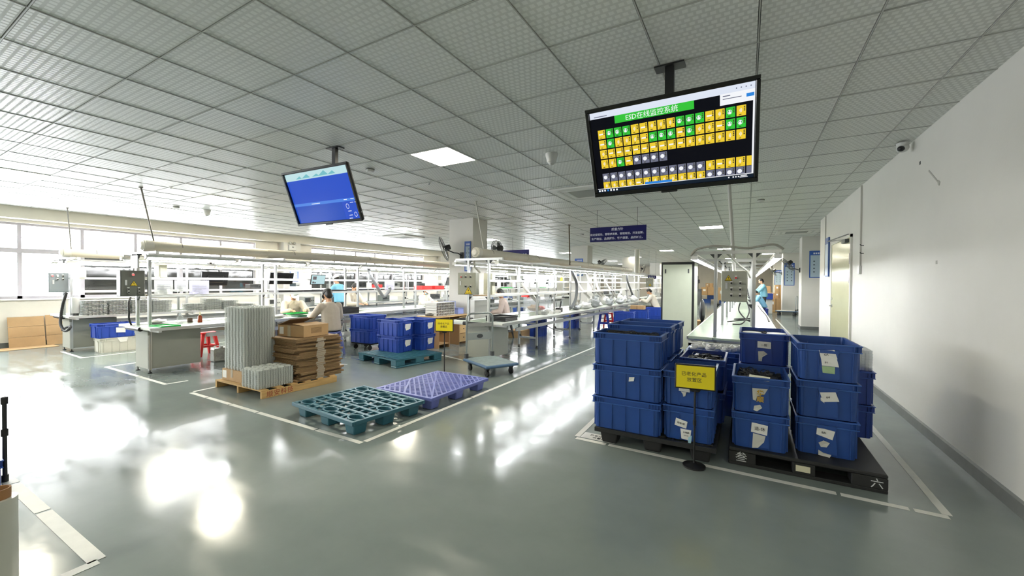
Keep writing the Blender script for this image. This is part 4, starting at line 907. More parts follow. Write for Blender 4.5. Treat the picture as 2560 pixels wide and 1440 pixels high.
def fan(label, loc, rz, arm, head, tilt, r=.24):
    t = T('wall_fan', label, 'wall fan', loc, rz); hx = Vector(head)         # arm grows along -Y
    MB().box(-.05, -.025, -.08, .05, 0, .08).build('mount', M_blk, t, bevel=.006)
    MB().tube([(0, 0, 0), (0, -arm*.4, .05), (0, -arm*.8, .05), hx+Vector((0, .06, 0))], .014, 8).build('arm', M_blk, t, smooth=True)
    Mx = Matrix.Translation(hx) @ Euler(tilt, 'XYZ').to_matrix().to_4x4()
    k = MB(Mx); k.tube([(0, .17, 0), (0, .16, 0), (0, .04, 0), (0, .02, 0)], [.03, .06, .07, .05], 16); k.build('motor', M_blk, t, smooth=True)
    k = MB(Mx)
    for (y, q) in ((-.06, .35), (-.05, .7), (-.02, .95), (.0, 1), (.03, .92), (.05, .6)): k.tube([(r*q*cos(a), y, r*q*sin(a)) for a in [2*pi*i/28 for i in range(29)]], .003 if q < 1 else .006, 5, cap=False)
    for i in range(28):
        a = 2*pi*i/28; c_, s_ = cos(a), sin(a); k.tube([(r*q*c_, y, r*q*s_) for (y, q) in ((-.062, .1), (-.06, .35), (-.05, .7), (-.02, .95), (0, 1), (.03, .92), (.05, .6), (.055, .25))], .0022, 4, cap=False)
    k.build('cage', mat('cage grey', '#5b5d5c', .35, .5), t)
    k = MB(Mx)
    for i in range(3):
        a0 = 2*pi*i/3; pts = []
        for (q, da, y) in ((.15, -.5, .0), (.85, -.35, -.012), (.9, .1, .0), (.8, .5, .018), (.15, .6, .02)): pts.append((r*q*cos(a0+da), y, r*q*sin(a0+da)))
        k.add(pts+[(p[0], p[1]+.002, p[2]) for p in pts], [(0, 1, 2, 3, 4), (9, 8, 7, 6, 5)])
    k.build('blade', mat('blade smoke', '#6e7271', .25), t)
    return t
fan('large wall fan seen side-on at the left edge of the front concrete column', (-6.0, 7.99, 2.1), .0, .4, (-.22, -.42, .14), (.35, 0, -.95), .30)
fan('wall fan behind the front concrete column above the middle bench duct', (-5.4, 8.9, 2.3), -1.2, .2, (-.05, -.15, .02), (.1, 0, -.5), .22)
fan('wall fan on the white pillar, tilted over the conveyor bench tubes', (1.535, 16.5, 1.93), -pi/2, .38, (0, -.35, .2), (.7, 0, 0), .28)
fan('second wall fan further down the conveyor bench', (1.535, 24.5, 2.0), -pi/2, .4, (0, -.4, .12), (.6, 0, 0), .28)
fan('wall fan above the middle bench duct, left of the second concrete column', (-5.66, 16.4, 2.1), pi/2, .5, (0, -.45, .15), (.9, 0, 0), .3)
fan('wall fan above the far end of the middle duct', (-5.66, 24.4, 2.15), pi/2, .5, (0, -.45, .15), (.3, 0, .4), .28)
# ---------------------------------------------------------------- people
def remesh(mb, name, m, parent, vox, sm=5):
    o = mb.build('work', m); r = o.modifiers.new('r', 'REMESH'); r.mode = 'VOXEL'; r.voxel_size = vox
    s = o.modifiers.new('s', 'SMOOTH'); s.iterations = sm; s.factor = .5
    dg = bpy.context.evaluated_depsgraph_get(); dg.update()
    me = bpy.data.meshes.new_from_object(o.evaluated_get(dg)); old = o.data; bpy.data.objects.remove(o); bpy.data.meshes.remove(old)
    me.name = name; me.polygons.foreach_set('use_smooth', [True]*len(me.polygons)); me.materials.clear(); me.materials.append(m)
    q = bpy.data.objects.new(name, me); C.objects.link(q); q.parent = parent; return q
M_skin = mat('skin', '#c99a78', .55); M_hair = mat('hair black', '#15120f', .5, bump=.3, bscale=120)
def ik(a, c, l1, l2, pole):
    a, c = Vector(a), Vector(c); d = c-a; L = min(d.length, (l1+l2)*.999); u = d.normalized(); c = a+u*L
    x = (l1*l1-l2*l2+L*L)/(2*L); h = math.sqrt(max(0, l1*l1-x*x)); p = Vector(pole); p = (p-u*p.dot(u)).normalized(); return a+u*x+p*h, c
def limb(m, a, b, r0, r1, n=6):
    a, b = Vector(a), Vector(b)
    for q in range(n+1):
        r = r0+(r1-r0)*q/n; m.ell(a+(b-a)*q/n, (r, r, r), 10, 7)
    m.cyl(a, b, r0, r1, n=12)
def person(label, loc, rz, pose='sit', hp=.50, lean=.2, nod=.5, turn=0, hands=((-.15, .42, .8), (.15, .42, .8)), coat='#c3b7a4', pants='#202227', head='cap', headcol='#e9e7e2', vox=.011, s=1, mask=False, look=None, shoes='#2a2a2c', long_hair=False):
    t = T('person', label, 'person', loc, rz); t.scale = (s, s, s)
    P = Vector((0, 0, hp+.09)); dr = Vector((0, sin(lean), cos(lean))); fwd = Vector((0, cos(lean), -sin(lean)))
    N = P+dr*.46; hd = Vector((sin(turn)*.3, sin(lean+nod*.5), cos(lean+nod*.5))).normalized()
    Hc = N+hd*.175; sh = [N-dr*.045+Vector((sx*.175, 0, 0)) for sx in (-1, 1)]
    arms = []
    for i, sx in enumerate((-1, 1)):
        e, w = ik(sh[i], hands[i], .29, .26, (sx*.55, -.15, -.7)); arms.append((sh[i], e, w))
    legs = []
    for sx in (-1, 1):
        hip = P+Vector((sx*.085, 0, -.05))
        if pose == 'sit': kn = Vector((sx*.15, .40, hp+.03)); an = Vector((sx*.15, .34, .09))
        else: kn = Vector((sx*.095, .02, hp*.53)); an = Vector((sx*.10, -.02, .09))
        legs.append((hip, kn, an))
    R = Euler((-(lean+nod), 0, -turn), 'XYZ').to_matrix(); Mh = Matrix.Translation(Hc) @ R.to_4x4()
    b = MB(); b.M = None
    b.ell(P, (.14, .10, .11)); b.ell(P+dr*.2, (.125, .085, .14)); b.ell(P+dr*.36, (.15, .09, .12))
    limb(b, N-dr*.02, N+hd*.09, .05, .048)
    for (a, e, w) in arms: limb(b, a, e, .04, .034); limb(b, e, w, .034, .024)
    for (h, k, a) in legs: limb(b, h, k, .07, .05); limb(b, k, a, .048, .034); b.ell(a+Vector((0, .07, -.05)), (.04, .11, .032))
    for i, (a, e, w) in enumerate(arms):                                # palm, four fingers and a thumb
        d = (w-e).normalized(); d = Vector((d.x, d.y, min(d.z, -.05))).normalized(); sx = -1 if i == 0 else 1
        c = w+d*.045; side = Vector((1, 0, 0)); side = (side-d*side.dot(d)).normalized(); up = side.cross(d)
        for q in range(4): b.ell(w+d*(.012+.02*q), (.034, .03, .018))
        for q in range(4):
            f0 = w+d*.08+side*(q-1.5)*.019; f1 = f0+d*(.04-.006*abs(q-1.3))+Vector((0, 0, -.008)); f2 = f1+d*.022+Vector((0, 0, -.022)); b.tube([f0-d*.02, f0, f1, f2], [.0095, .0095, .0085, .0065], 8)
        f0 = w+d*.03-side*sx*.03; b.tube([f0, f0-side*sx*.022+d*.025, f0-side*sx*.026+d*.055+Vector((0, 0, -.012))], [.012, .0105, .008], 8)
    b.M = Mh
    b.ell((0, -.008, .022), (.073, .092, .098)); b.ell((0, .022, -.045), (.056, .064, .062)); b.ell((0, .045, -.078), (.03, .03, .026))
    b.tube([(0, .082, .028), (0, .098, .0), (0, .106, -.018), (0, .088, -.028)], [.008, .011, .015, .011], 8)
    for sx in (-1, 1): b.ell((sx*.075, -.008, .0), (.010, .018, .03)); b.ell((sx*.035, .072, -.018), (.022, .02, .022))
    remesh(b, 'body', M_skin, t, vox*.62, 3)
    f = MB(Mh)
    for sx in (-1, 1): f.ell((sx*.03, .0865, .014), (.0105, .006, .0055), 8, 6)
    f.build('eye', M_blk, t, smooth=True)
    f = MB(Mh)
    for sx in (-1, 1): f.tube([(sx*.016, .093, .034), (sx*.032, .092, .038), (sx*.046, .082, .032)], .0035, 6)
    f.build('eyebrow', M_hair, t)
    if mask: f = MB(Mh); f.ell((0, .045, -.04), (.06, .066, .05)); f.build('face_mask', mat('mask blue', '#a9cbdc', .8), t, smooth=True)
    else: f = MB(Mh); f.ell((0, .0835, -.047), (.022, .008, .006), 10, 6); f.build('mouth', mat('lips', '#9c5f52', .5), t, smooth=True)
    f = MB(Mh); f.ell((0, -.022, .034), (.080, .094, .098), 18, 12); f.ell((0, -.05, -.02), (.072, .06, .07)); 
    if long_hair: f.ell((0, -.075, -.08), (.055, .04, .09))
    remesh(f, 'hair', M_hair, t, .012, 2)
    if head == 'cap':
        mc = mat('cap '+headcol, headcol, .7); f = MB(Mh); n = 20
        prof = [(.090, .048), (.092, .07), (.086, .105), (.062, .136), (.03, .149), (.006, .152)]
        f.add([(r*cos(2*pi*j/n), r*1.12*sin(2*pi*j/n)-.012, z) for r, z in prof for j in range(n)], [(i*n+j, i*n+(j+1) % n, (i+1)*n+(j+1) % n, (i+1)*n+j) for i in range(len(prof)-1) for j in range(n)]+[tuple(range(n))[::-1]]+[tuple((len(prof)-1)*n+j for j in range(n))])
        cp = f.build('cap', mc, t, smooth=True); f = MB(Mh); A = [pi*.12+pi*.76*q/12 for q in range(13)]
        f.add([(.088*cos(a), .088*1.12*sin(a)-.012, .056) for a in A]+[(.092*cos(a), .17*sin(a)**.8, .052-.010*sin(a)) for a in A]+[(.088*cos(a), .088*1.12*sin(a)-.012, .062) for a in A]+[(.092*cos(a), .17*sin(a)**.8, .057-.010*sin(a)) for a in A],
              [(q+1, q, 13+q, 14+q) for q in range(12)]+[(26+q, 27+q, 40+q, 39+q) for q in range(12)]+[(13+q, 39+q, 40+q, 14+q) for q in range(12)])
        f.build('brim', mc, cp)
    # jacket
    j = MB(); KW = [(-.04, .195, .15), (.06, .19, .15), (.18, .185, .145), (.30, .19, .14), (.38, .18, .12), (.43, .13, .10), (.47, .09, .085)]
    for q in range(29):
        z = -.04+.50*q/28; i = max(k for k in range(6) if KW[k][0] <= z+1e-6); a_, b_ = KW[i], KW[i+1]; u = (z-a_[0])/(b_[0]-a_[0]); j.ell(P+dr*z-fwd*.01, (a_[1]+(b_[1]-a_[1])*u, a_[2]+(b_[2]-a_[2])*u, .05))
    j.tube([N+dr*.015+Vector((.068*cos(a), .062*sin(a), 0)) for a in [2*pi*q/18 for q in range(19)]], .019, 8)
    for sx in (-1, 1): j.ell(P+dr*.41+Vector((sx*.125, 0, 0)), (.095, .085, .06))
    for (a, e, w) in arms:
        limb(j, a, e, .078, .066, 12); limb(j, e, e+(w-e)*.93, .066, .050, 12)
    mj = mat('jacket '+coat, coat, .85, var=.06, bump=.5, bscale=9)
    jk = remesh(j, 'jacket', mj, t, vox, 8)
    zp = [P+dr*(.02+.42*q/8)+fwd*((.140, .140, .138, .135, .133, .128, .115, .098, .085)[q]) for q in range(9)]; k = MB(); k.tube(zp, .005, 6); k.build('zip', mat('zip grey', '#6d675e', .6), jk)
    for sx in (-1, 1): k = MB(); k.add([N+dr*.035+Vector((sx*.012, 0, 0))+fwd*.075, N+dr*.02+Vector((sx*.075, 0, 0))+fwd*.02, N-dr*.035+Vector((sx*.07, 0, 0))+fwd*.095, N-dr*.045+Vector((sx*.012, 0, 0))+fwd*.108], [(0, 1, 2, 3)]); o = k.build('collar_flap', mj, jk); o.modifiers.new('thick', 'SOLIDIFY').thickness = .006
    for i, (a, e, w) in enumerate(arms): d = (Vector(w)-Vector(e)).normalized(); k = MB(); k.cyl(Vector(e)+(Vector(w)-Vector(e))*.86, Vector(e)+(Vector(w)-Vector(e))*.95, .053, .051, n=14); k.build('cuff', mj, jk, smooth=True)
    r = MB(); r.ell(P+Vector((0, 0, -.03)), (.165, .125, .10))
    for (h, kn, a) in legs: limb(r, h, kn, .088, .068); limb(r, kn, a+Vector((0, 0, .03)), .066, .052)
    remesh(r, 'trousers', mat('trousers '+pants, pants, .8), t, vox*1.2, 3)
    for (h, kn, a) in legs: z = MB(); z.ell(a+Vector((0, .065, -.045)), (.05, .125, .045)); z.build('shoe', mat('shoe '+shoes, shoes, .5), t, smooth=True)
    return t
def stool(label, loc, rz, m, h=.45, back=False):
    t = T('plastic_stool', label, 'stool', loc, rz)
    b = MB(); b.prism([(.15*math.copysign(abs(cos(a))**.5, cos(a)), .15*math.copysign(abs(sin(a))**.5, sin(a))) for a in [2*pi*q/28 for q in range(28)]], h-.03, h, 'z'); b.build('seat', m, t, bevel=.01, seg=2)
    for sx in (-1, 1):
        for sy in (-1, 1):
            l = MB(); l.add([(sx*.1-.03, sy*.1-.03, h-.03), (sx*.1+.03, sy*.1-.03, h-.03), (sx*.1+.03, sy*.1+.03, h-.03), (sx*.1-.03, sy*.1+.03, h-.03), (sx*.17-.018, sy*.17-.018, 0), (sx*.17+.018, sy*.17-.018, 0), (sx*.17+.018, sy*.17+.018, 0), (sx*.17-.018, sy*.17+.018, 0)], [(0, 1, 2, 3), (7, 6, 5, 4), (0, 4, 5, 1), (1, 5, 6, 2), (2, 6, 7, 3), (3, 7, 4, 0)]); l.build('leg', m, t, bevel=.004)
    k = MB(); 
    for s_ in (-1, 1): k.box(-.13, s_*.145-.006, .17, .13, s_*.145+.006, .205); k.box(s_*.145-.006, -.13, .17, s_*.145+.006, .13, .205)
    k.build('stretcher', m, t)
    if back: k = MB(); k.box(-.14, -.17, h, -.10, -.14, h+.32); k.box(.10, -.17, h, .14, -.14, h+.32); k.box(-.14, -.17, h+.22, .14, -.14, h+.34); k.build('backrest', m, t, bevel=.01)
    return t
M_lil = mat('stool lilac', '#6f78b8', .45); M_bst = mat('stool blue', '#2438a8', .4)
stool('lilac blue plastic stool under the man in the black cap', (-7.12, 5.22, 0), .2, M_lil, .46)
person('man in beige jacket and black cap, seen from behind, sitting at the second bench', (-7.12, 5.22, 0), pi/2-.15, hp=.46, lean=.16, nod=.5, turn=.1, hands=((-.17, .45, .80), (.17, .43, .80)), coat='#b9ae9f', headcol='#121212', vox=.010)
stool('grey stool of the man in the white cap behind the second bench', (-9.38, 5.80, 0), 0, mat('stool grey', '#77787c', .5), .44)
person('man in beige jacket and white peaked cap working with both hands at the second bench', (-9.38, 5.80, 0), -pi/2-.35, hp=.45, lean=.36, nod=.30, hands=((-.16, .60, .795), (.14, .60, .795)), coat='#cabfa8', headcol='#ecebe6', vox=.010)
stool('grey stool of the dark haired woman on the window side', (-9.45, 7.55, 0), 0, mat('stool grey', '#77787c', .5), .6)
person('dark haired person in beige jacket bending over the window side of the second bench', (-9.45, 7.5, 0), -pi/2, hp=.60, lean=.25, nod=.6, hands=((-.12, .5, .86), (.12, .5, .86)), coat='#cfc6b4', head='hair', vox=.011)
person('person in light blue smock and white cap standing at the window bench', (-10.75, 8.15, 0), pi/2+.3, 'stand', hp=.82, lean=.1, nod=.4, hands=((-.1, .45, .95), (.12, .45, .95)), coat='#7fc0dd', headcol='#e4e4e0', vox=.012, s=.98)
stool('grey stool of the masked worker behind the second bench', (-9.5, 10.45, 0), 0, mat('stool grey', '#77787c', .5), .44)
person('worker with face mask and white cap sitting behind the second bench near the oak desk', (-9.5, 10.45, 0), -pi/2, hp=.44, lean=.2, nod=.45, hands=((-.14, .5, .8), (.14, .5, .8)), coat='#e9e6d8', mask=True, headcol='#efeee8', vox=.012)
stool('dark stool of the woman behind the middle bench', (-5.46, 9.14, 0), 0, M_dk, .46)
person('dark haired woman in dusty beige top and pink trousers sitting behind the middle bench', (-5.46, 9.14, 0), 2.1, hp=.46, lean=.14, nod=.5, hands=((-.14, .34, .66), (.14, .34, .66)), coat='#b3a399', pants='#b08890', head='hair', vox=.012, long_hair=True)
stool('red plastic stool of the man at the far end of the middle bench', (-3.12, 16.9, 0), .3, M_red, .46)
person('man in pale beige shirt writing at the far end of the middle bench', (-3.12, 16.9, 0), pi/2, hp=.46, lean=.35, nod=.5, hands=((-.14, .52, .8), (.12, .52, .8)), coat='#e0d8c6', head='hair', vox=.012)
person('woman in light blue smock and black trousers standing at the far conveyor bench', (.68, 21.6, 0), pi/2+.2, 'stand', hp=.84, lean=.12, nod=.4, hands=((-.1, .45, 1.0), (.1, .45, 1.0)), coat='#86bfd4', head='hair', vox=.013, s=1.02)
stool('blue stool under the seated worker at the far conveyor bench', (.62, 20.3, 0), 0, M_bst, .44)
person('seated worker in light blue smock bent over the far conveyor bench', (.62, 20.3, 0), pi/2, hp=.44, lean=.4, nod=.6, hands=((-.1, .48, .8), (.1, .48, .8)), coat='#86bfe0', headcol='#9ccbe4', vox=.013)
stool('red plastic stool behind the grey bench cabinet', (-9.12, 3.9, 0), .1, M_red, .46)
stool('blue plastic stool behind the front left crate, near the middle bench', (-3.92, 12.7, 0), .2, M_bst, .5)
stool('second blue plastic stool further along the middle bench', (-3.85, 14.2, 0), .1, M_bst, .5)
stool('red plastic stool under the middle bench', (-4.0, 13.5, 0), .3, M_red, .46)
# ---------------------------------------------------------------- things in the crates
def adapter_proto():
    t = T('power_adapter', 'x', 'power adapter')
    MB().box(-.045, -.022, 0, .045, .022, .03).build('housing', M_blk, t, bevel=.004)
    MB().tube([(.045, 0, .015), (.07, .005, .02), (.085, .03, .025), (.06, .05, .03), (.0, .045, .034), (-.05, .03, .034), (-.06, 0, .036), (-.02, -.02, .036), (.04, -.01, .038)], .0035, 6).build('cord', M_blk2, t, smooth=True); return t
AP = adapter_proto(); APU = [0]
def lumps(name, cx, cy_, z0, L, D, h, m, label, cat, seed=1):
    rnd = random.Random(seed); nx, ny = 16, 12; vs = []; fs = []
    for i in range(nx+1):
        for j in range(ny+1): vs.append((cx-L/2+L*i/nx, cy_-D/2+D*j/ny, z0+h-.012+rnd.uniform(-.012, .012)))
    fs = [(i*(ny+1)+j, (i+1)*(ny+1)+j, (i+1)*(ny+1)+j+1, i*(ny+1)+j+1) for i in range(nx) for j in range(ny)]
    b = MB(); b.add(vs, fs); b.box(cx-L/2, cy_-D/2, z0, cx+L/2, cy_+D/2, z0+h-.03); o = b.build(name, m); tag(o, label, cat); o['kind'] = 'stuff'; return o
def fill(cx, cy_, z0, L, D, h, n, where, seed=1, flat=False):
    rnd = random.Random(seed); lumps('packed_adapters', cx, cy_, z0+.013, L, D, h, M_blk2, 'black power adapters packed below the top layer '+where, 'power adapters', seed)
    for k in range(n):
        lb = 'black corded power adapter lying '+where
        if not APU[0]: o = AP; APU[0] = 1; o['label'] = lb
        else: o = dup(AP, label=lb)
        o['group'] = 'adapters '+where
        nx = max(1, round(n**.5*1.25)); i, j = k % nx, k//nx
        o.location = (cx-L/2+.05+(L-.1)*(i+.5)/nx+rnd.uniform(-.01, .01), cy_-D/2+.03+(D-.06)*(j+.5)/math.ceil(n/nx)+rnd.uniform(-.008, .008), z0+h+.004+rnd.uniform(0, .008))
        o.rotation_euler = (rnd.uniform(-.2, .2), rnd.uniform(-.25, .25), pi/2+rnd.uniform(-.3, .3) if flat else rnd.uniform(0, 6.28))
fill(-.915, 3.80, zL+2*P_, .53, .33, .225, 24, 'in the top front left crate', 3)
fill(-.90, 4.21, zL+2*.31, .53, .33, .19, 15, 'in the top crate right behind the front left stack', 4)
fill(-.36, 4.56, zL+.31, .33, .53, .225, 8, 'in the dirty labelled crate behind the yellow sign', 5)
fill(-.41, 3.95, zL+P_, .33, .53, .16, 6, 'in the crate half hidden by the yellow sign', 6)
fill(.105, 4.08, zR+P_, .33, .53, .225, 20, 'in the open crate with the gold lettered sticker', 8, True)
fill(.145, 4.70, zR+2*P_, .33, .53, .215, 8, 'between the white discs in the top back crate', 9)
s = MB(); s.add([(.02, 3.80, zR+P_+.262), (.165, 3.79, zR+P_+.262), (.175, 3.86, zR+P_+.285), (.03, 3.87, zR+P_+.29)], [(0, 1, 2, 3)]); s.add([(.02, 3.80, zR+P_+.261), (.165, 3.79, zR+P_+.261), (.175, 3.86, zR+P_+.284), (.03, 3.87, zR+P_+.289)], [(3, 2, 1, 0)])
tag(s.build('paper_sheet', mat('cream paper', '#ecebd8', .8)), 'blank cream paper sheet lying on the adapters in the open crate', 'paper')
for i, x in enumerate((.05, .25)):
    b = MB(); b.lathe([(.078, 0), (.08, .006), (.078, .012), (.03, .012)], 24, (x, 4.56, zR+2*P_+.268)); tag(b.build('white_disc', M_wht, smooth=True), ('left', 'right')[i]+' white disc in the top back crate on the right pallet', 'disc')
tray_stack('clear_tray', .80, 4.74, zR+2*P_-.004, 7, .025, .30, .30, .024, 6, 6, None, 'clear plastic tray in the small stack by the white wall', 'clear trays by the white wall', M_clr2)
crate(-.30, 5.25, 0, 'lower blue crate in front of the conveyor bench end', long_x=True); crate(-.30, 5.25, .29, 'middle blue crate in front of the conveyor bench end', long_x=True); crate(-.30, 5.25, .58, 'upper blue crate heaped with white bags in front of the conveyor bench end', long_x=True, H=.12)
def bag(name, label, cat, loc, r, m, seed=0, group=None, rough=.25):
    rnd = random.Random(seed); b = MB(); b.ell((0, 0, r[2]), r, 20, 13); ph = [rnd.uniform(0, 6) for _ in range(6)]; dz = lambda x, y, z: 1+rough*(.6*sin(x/r[0]*4+ph[0])*sin(y/r[1]*3+ph[1])+.5*sin(z/r[2]*5+x/r[0]*6+ph[2])+.35*sin(y/r[1]*9+z/r[2]*7+ph[3]))+rnd.uniform(-.05, .05)
    b.v = [(x*k, y*k, max(0, z*k)) for (x, y, z), k in [(p, dz(*p)) for p in b.v]]; o = b.build(name, m); o.data.polygons.foreach_set('use_smooth', [True]*len(o.data.polygons)); o.location = loc; o.rotation_euler = (0, 0, rnd.uniform(0, 6)); return tag(o, label, cat, group)
M_bag = mat('white bag', '#dedfdb', .3); M_bag2 = mat('silver bag', '#aeb2b4', .25, .4)
for k in range(9): bag('white_bag', 'white crumpled bag in the heap in front of the conveyor bench end', 'bag', (-.52+.055*k, 5.24+(k % 3)*.06-.06, .68), (.05, .045, .035), M_bag, k, 'white bags heaped in front of the conveyor bench')
# ---------------------------------------------------------------- window bench
M_trayw = mat('tray silver', '#c6c9c6', .3, .25)
for k, (y, n, lb) in enumerate([(2.98, 12, 'first'), (3.34, 12, 'second'), (3.70, 12, 'third'), (4.06, 11, 'fourth'), (4.72, 7, 'fifth'), (5.10, 11, 'sixth'), (5.48, 9, 'seventh'), (5.9, 5, 'eighth')]):
    tray_stack('component_tray', -11.62, y, ZT_, n, .0255, .34, .33, .015, 5, 6, None, 'silver tray in the %s stack on the window bench' % lb, 'trays of the %s stack on the window bench' % lb, M_trayw, jit=.006)
for k, y in enumerate((3.0, 3.36, 3.72, 4.1)): tray_stack('component_tray', -12.4, y, ZT_, 11, .0255, .34, .33, .015, 5, 6, None, 'silver tray in the %s back stack on the window bench' % ORD[k], 'trays of the %s back stack on the window bench' % ORD[k], M_trayw, jit=.006)
t = T('film_roll', 'grey roll wrapped in clear film standing at the near end of the window bench', 'film roll', (-11.62, 2.72, ZT_)); b = MB(); b.lathe([(.06, .05), (.062, .06), (.062, .36), (.055, .37)], 20); b.build('film', mat('grey film', '#a7a9a8', .25), t, smooth=True); b = MB(); b.lathe([(.045, 0), (.045, .05)], 16); b.build('core', M_blk, t)
def hose(label, pts, r, m, sub=8, name='exhaust_hose'):
    P = [Vector(p) for p in pts]; Q = []
    for i in range(len(P)-1):
        p0, p1, p2, p3 = P[max(i-1, 0)], P[i], P[i+1], P[min(i+2, len(P)-1)]
        for k in range(sub):
            u = k/sub; Q.append(.5*((2*p1)+(p2-p0)*u+(2*p0-5*p1+4*p2-p3)*u*u+(3*p1-p0-3*p2+p3)*u**3))
    Q.append(P[-1]); rs = [r*(1+.07*(i % 2)) for i in range(len(Q))]; b = MB(); b.tube([q-P[0] for q in Q], rs, 12); o = b.build(name, m, smooth=False); o.location = P[0]; return tag(o, label, 'hose' if 'hose' in name else 'cable')
M_hg = mat('hose grey', '#8f9192', .5); M_hd = mat('hose dark', '#56585a', .5); M_hw = mat('hose white', '#dcdcd8', .45)
hose('black flexible hose curling down the near end of the window bench', [(-11.62, 2.60, 1.20), (-11.66, 2.56, 1.0), (-11.72, 2.54, .74), (-11.66, 2.52, .58), (-11.52, 2.54, .46), (-11.38, 2.56, .48), (-11.42, 2.60, .54), (-11.7, 2.60, .5), (-11.9, 2.60, .44)], .022, M_blk2, 12)
hose('black cable looping from the dark control box down to the second bench', [(-8.42, 2.58, 1.18), (-8.36, 2.54, 1.1), (-8.32, 2.53, .95), (-8.42, 2.56, .84), (-8.46, 2.60, .74)], .012, M_blk2, 8, 'power_cable')
# ---------------------------------------------------------------- second bench
for (y0, y1, z0, m, lb) in [(2.74, 2.98, 1.235, M_paper, 'first white paper hung on the upper rail of the second bench'), (3.0, 3.18, 1.27, M_paper, 'second white paper hung on the upper rail, the shortest one'), (3.20, 3.49, 1.225, M_lilac, 'lilac paper hung on the upper rail of the second bench'), (7.42, 7.76, 1.25, M_lilac, 'lilac paper hung beside the grey exhaust hose')]:
    t = T('hanging_paper', lb, 'paper', (-8.02, (y0+y1)/2, z0)); h = 1.455-z0; w = (y1-y0)/2; b = MB(); n = 6; g = [[(.008*sin(i*1.7+j)*(1-j/n), -w+2*w*i/n, h*j/n) for j in range(n+1)] for i in range(n+1)]
    b.add([p for r in g for p in r], [(i*(n+1)+j, (i+1)*(n+1)+j, (i+1)*(n+1)+j+1, i*(n+1)+j+1) for i in range(n) for j in range(n)]); o = b.build('sheet', m, t); s = o.modifiers.new('thick', 'SOLIDIFY'); s.thickness = .001
    k = MB(); [k.box(.010, -w*.7, h*q, .0115, w*(.7 if q != .3 else .2), h*q+.006) for q in (.3, .42, .54, .66)]; k.build('print_lines', mat('pale ink', '#a9a9b4', .8), t)
    for s_ in (-.6, .6): k = MB(); k.tube([(.0, s_*w+.016*cos(a), h+.0+.016*sin(a)) for a in [2*pi*q/14 for q in range(15)]], .0022, 5); k.build('ring_clip', M_alu, t)
def monitor(label, loc, rz, w, h, face, tilt=.25):
    t = T('bench_monitor', label, 'monitor', loc, rz); Mx = Euler((tilt, 0, 0)).to_matrix().to_4x4()
    b = MB(Mx); b.box(-w/2, -.012, -h/2, w/2, .012, h/2); b.build('casing', M_blk, t, bevel=.004); b = MB(Mx); b.box(-w*.3, .012, -h*.25, w*.3, .04, h*.25); b.build('back_cover', M_blk, t, bevel=.008)
    b = MB(Mx); b.box(-w/2+.012, -.0135, -h/2+.014, w/2-.012, -.012, h/2-.012); f = b.build('display', face, t)
    b = MB(); b.bar((0, .03, 0), (0, .10, .0), .03, .03); b.build('arm', M_blk, t); return t
M_scr = emis('screen pale', '#aab2ba', .55); M_off = mat('screen off', '#3b3e40', .15)
monitor('black monitor seen from behind above the hanging papers on the second bench', (-8.16, 3.64, 1.49), -pi/2, .42, .25, M_off, -.25)
monitor('wide black monitor on the window side of the second bench', (-8.52, 5.05, 1.51), -pi/2, .5, .25, M_off, -.25)
t = monitor('tablet monitor with a lit page facing the aisle on the second bench', (-7.98, 5.52, 1.49), pi/2+.1, .36, .215, M_scr, .2)
b = MB(Euler((.2, 0, 0)).to_matrix().to_4x4()); [b.box(*q) for q in ((-.14, -.0145, .0, -.05, -.0135, .07), (-.14, -.0145, -.08, -.10, -.0135, -.04), (-.09, -.0145, -.08, -.06, -.0135, -.05))]; b.build('display_page', mat('page dark', '#4a4446', .5), t)
monitor('grey monitor on the second bench beside the oak desk', (-8.0, 9.98, 1.48), pi/2+.3, .36, .25, M_off)
for k, (y, L) in enumerate([(4.95, .5), (5.5, .52), (6.05, .5)]):
    t = T('black_tray', '%s black tray on the shelf of the second bench above the seated men' % ORD[k], 'tray', (-8.2, y, 1.232)); b = MB(); b.box(-.17, -L/2, 0, .17, L/2, .006); b.ring((-.17, -L/2, .17, L/2), (-.16, -L/2+.01, .16, L/2-.01), .006, .03); b.build('shell', M_blk, t)
def tray(label, loc, L, D, h, m, rz=0, group=None, n=1, cat='tray', name='parts_tray'):
    for k in range(n):
        b = MB(); b.box(-L/2, -D/2, 0, L/2, D/2, .004); b.ring((-L/2, -D/2, L/2, D/2), (-L/2+.008, -D/2+.008, L/2-.008, D/2-.008), .004, h); o = b.build(name, m, bevel=.002); o.location = (loc[0], loc[1], loc[2]+k*(h+.001)); o.rotation_euler = (0, 0, rz+random.uniform(-.04, .04)*(n > 1)); tag(o, label if n == 1 else '%s tray of %s' % (['bottom', 'second lowest', 'third lowest', 'fourth lowest', 'fifth lowest', 'topmost'][k] if k < n-1 else 'topmost', label), cat, group)
tray('bright green shallow tray at the near corner of the second bench', (-7.86, 2.82, ZT_+.002), .34, .26, .02, M_green, .1)
tray('green tray under the hands of the man in the white cap', (-8.62, 5.42, ZT_+.002), .30, .40, .022, M_green)
tray('dark green tray in front of the man in the black cap', (-7.86, 5.02, ZT_+.002), .22, .2, .03, mat('dark green', '#16603a', .4))
tray('the black tray pile beside the man in the black cap', (-7.92, 6.15, ZT_+.002), .36, .50, .026, M_blk, n=5, group='black trays beside the seated man')
tray('the green tray pile on the second bench near the front column', (-8.0, 9.55, ZT_+.002), .32, .42, .03, mat('deep green', '#138a48', .4), n=3, group='green trays near the column')
tray('flat black board on the second bench beside the white cap man', (-8.72, 4.98, ZT_+.002), .3, .4, .015, M_blk)
bag('white_cloth', 'crumpled white cloth on the second bench in front of the man in the black cap', 'cloth', (-7.95, 4.60, ZT_), (.13, .16, .03), M_bag, 3)
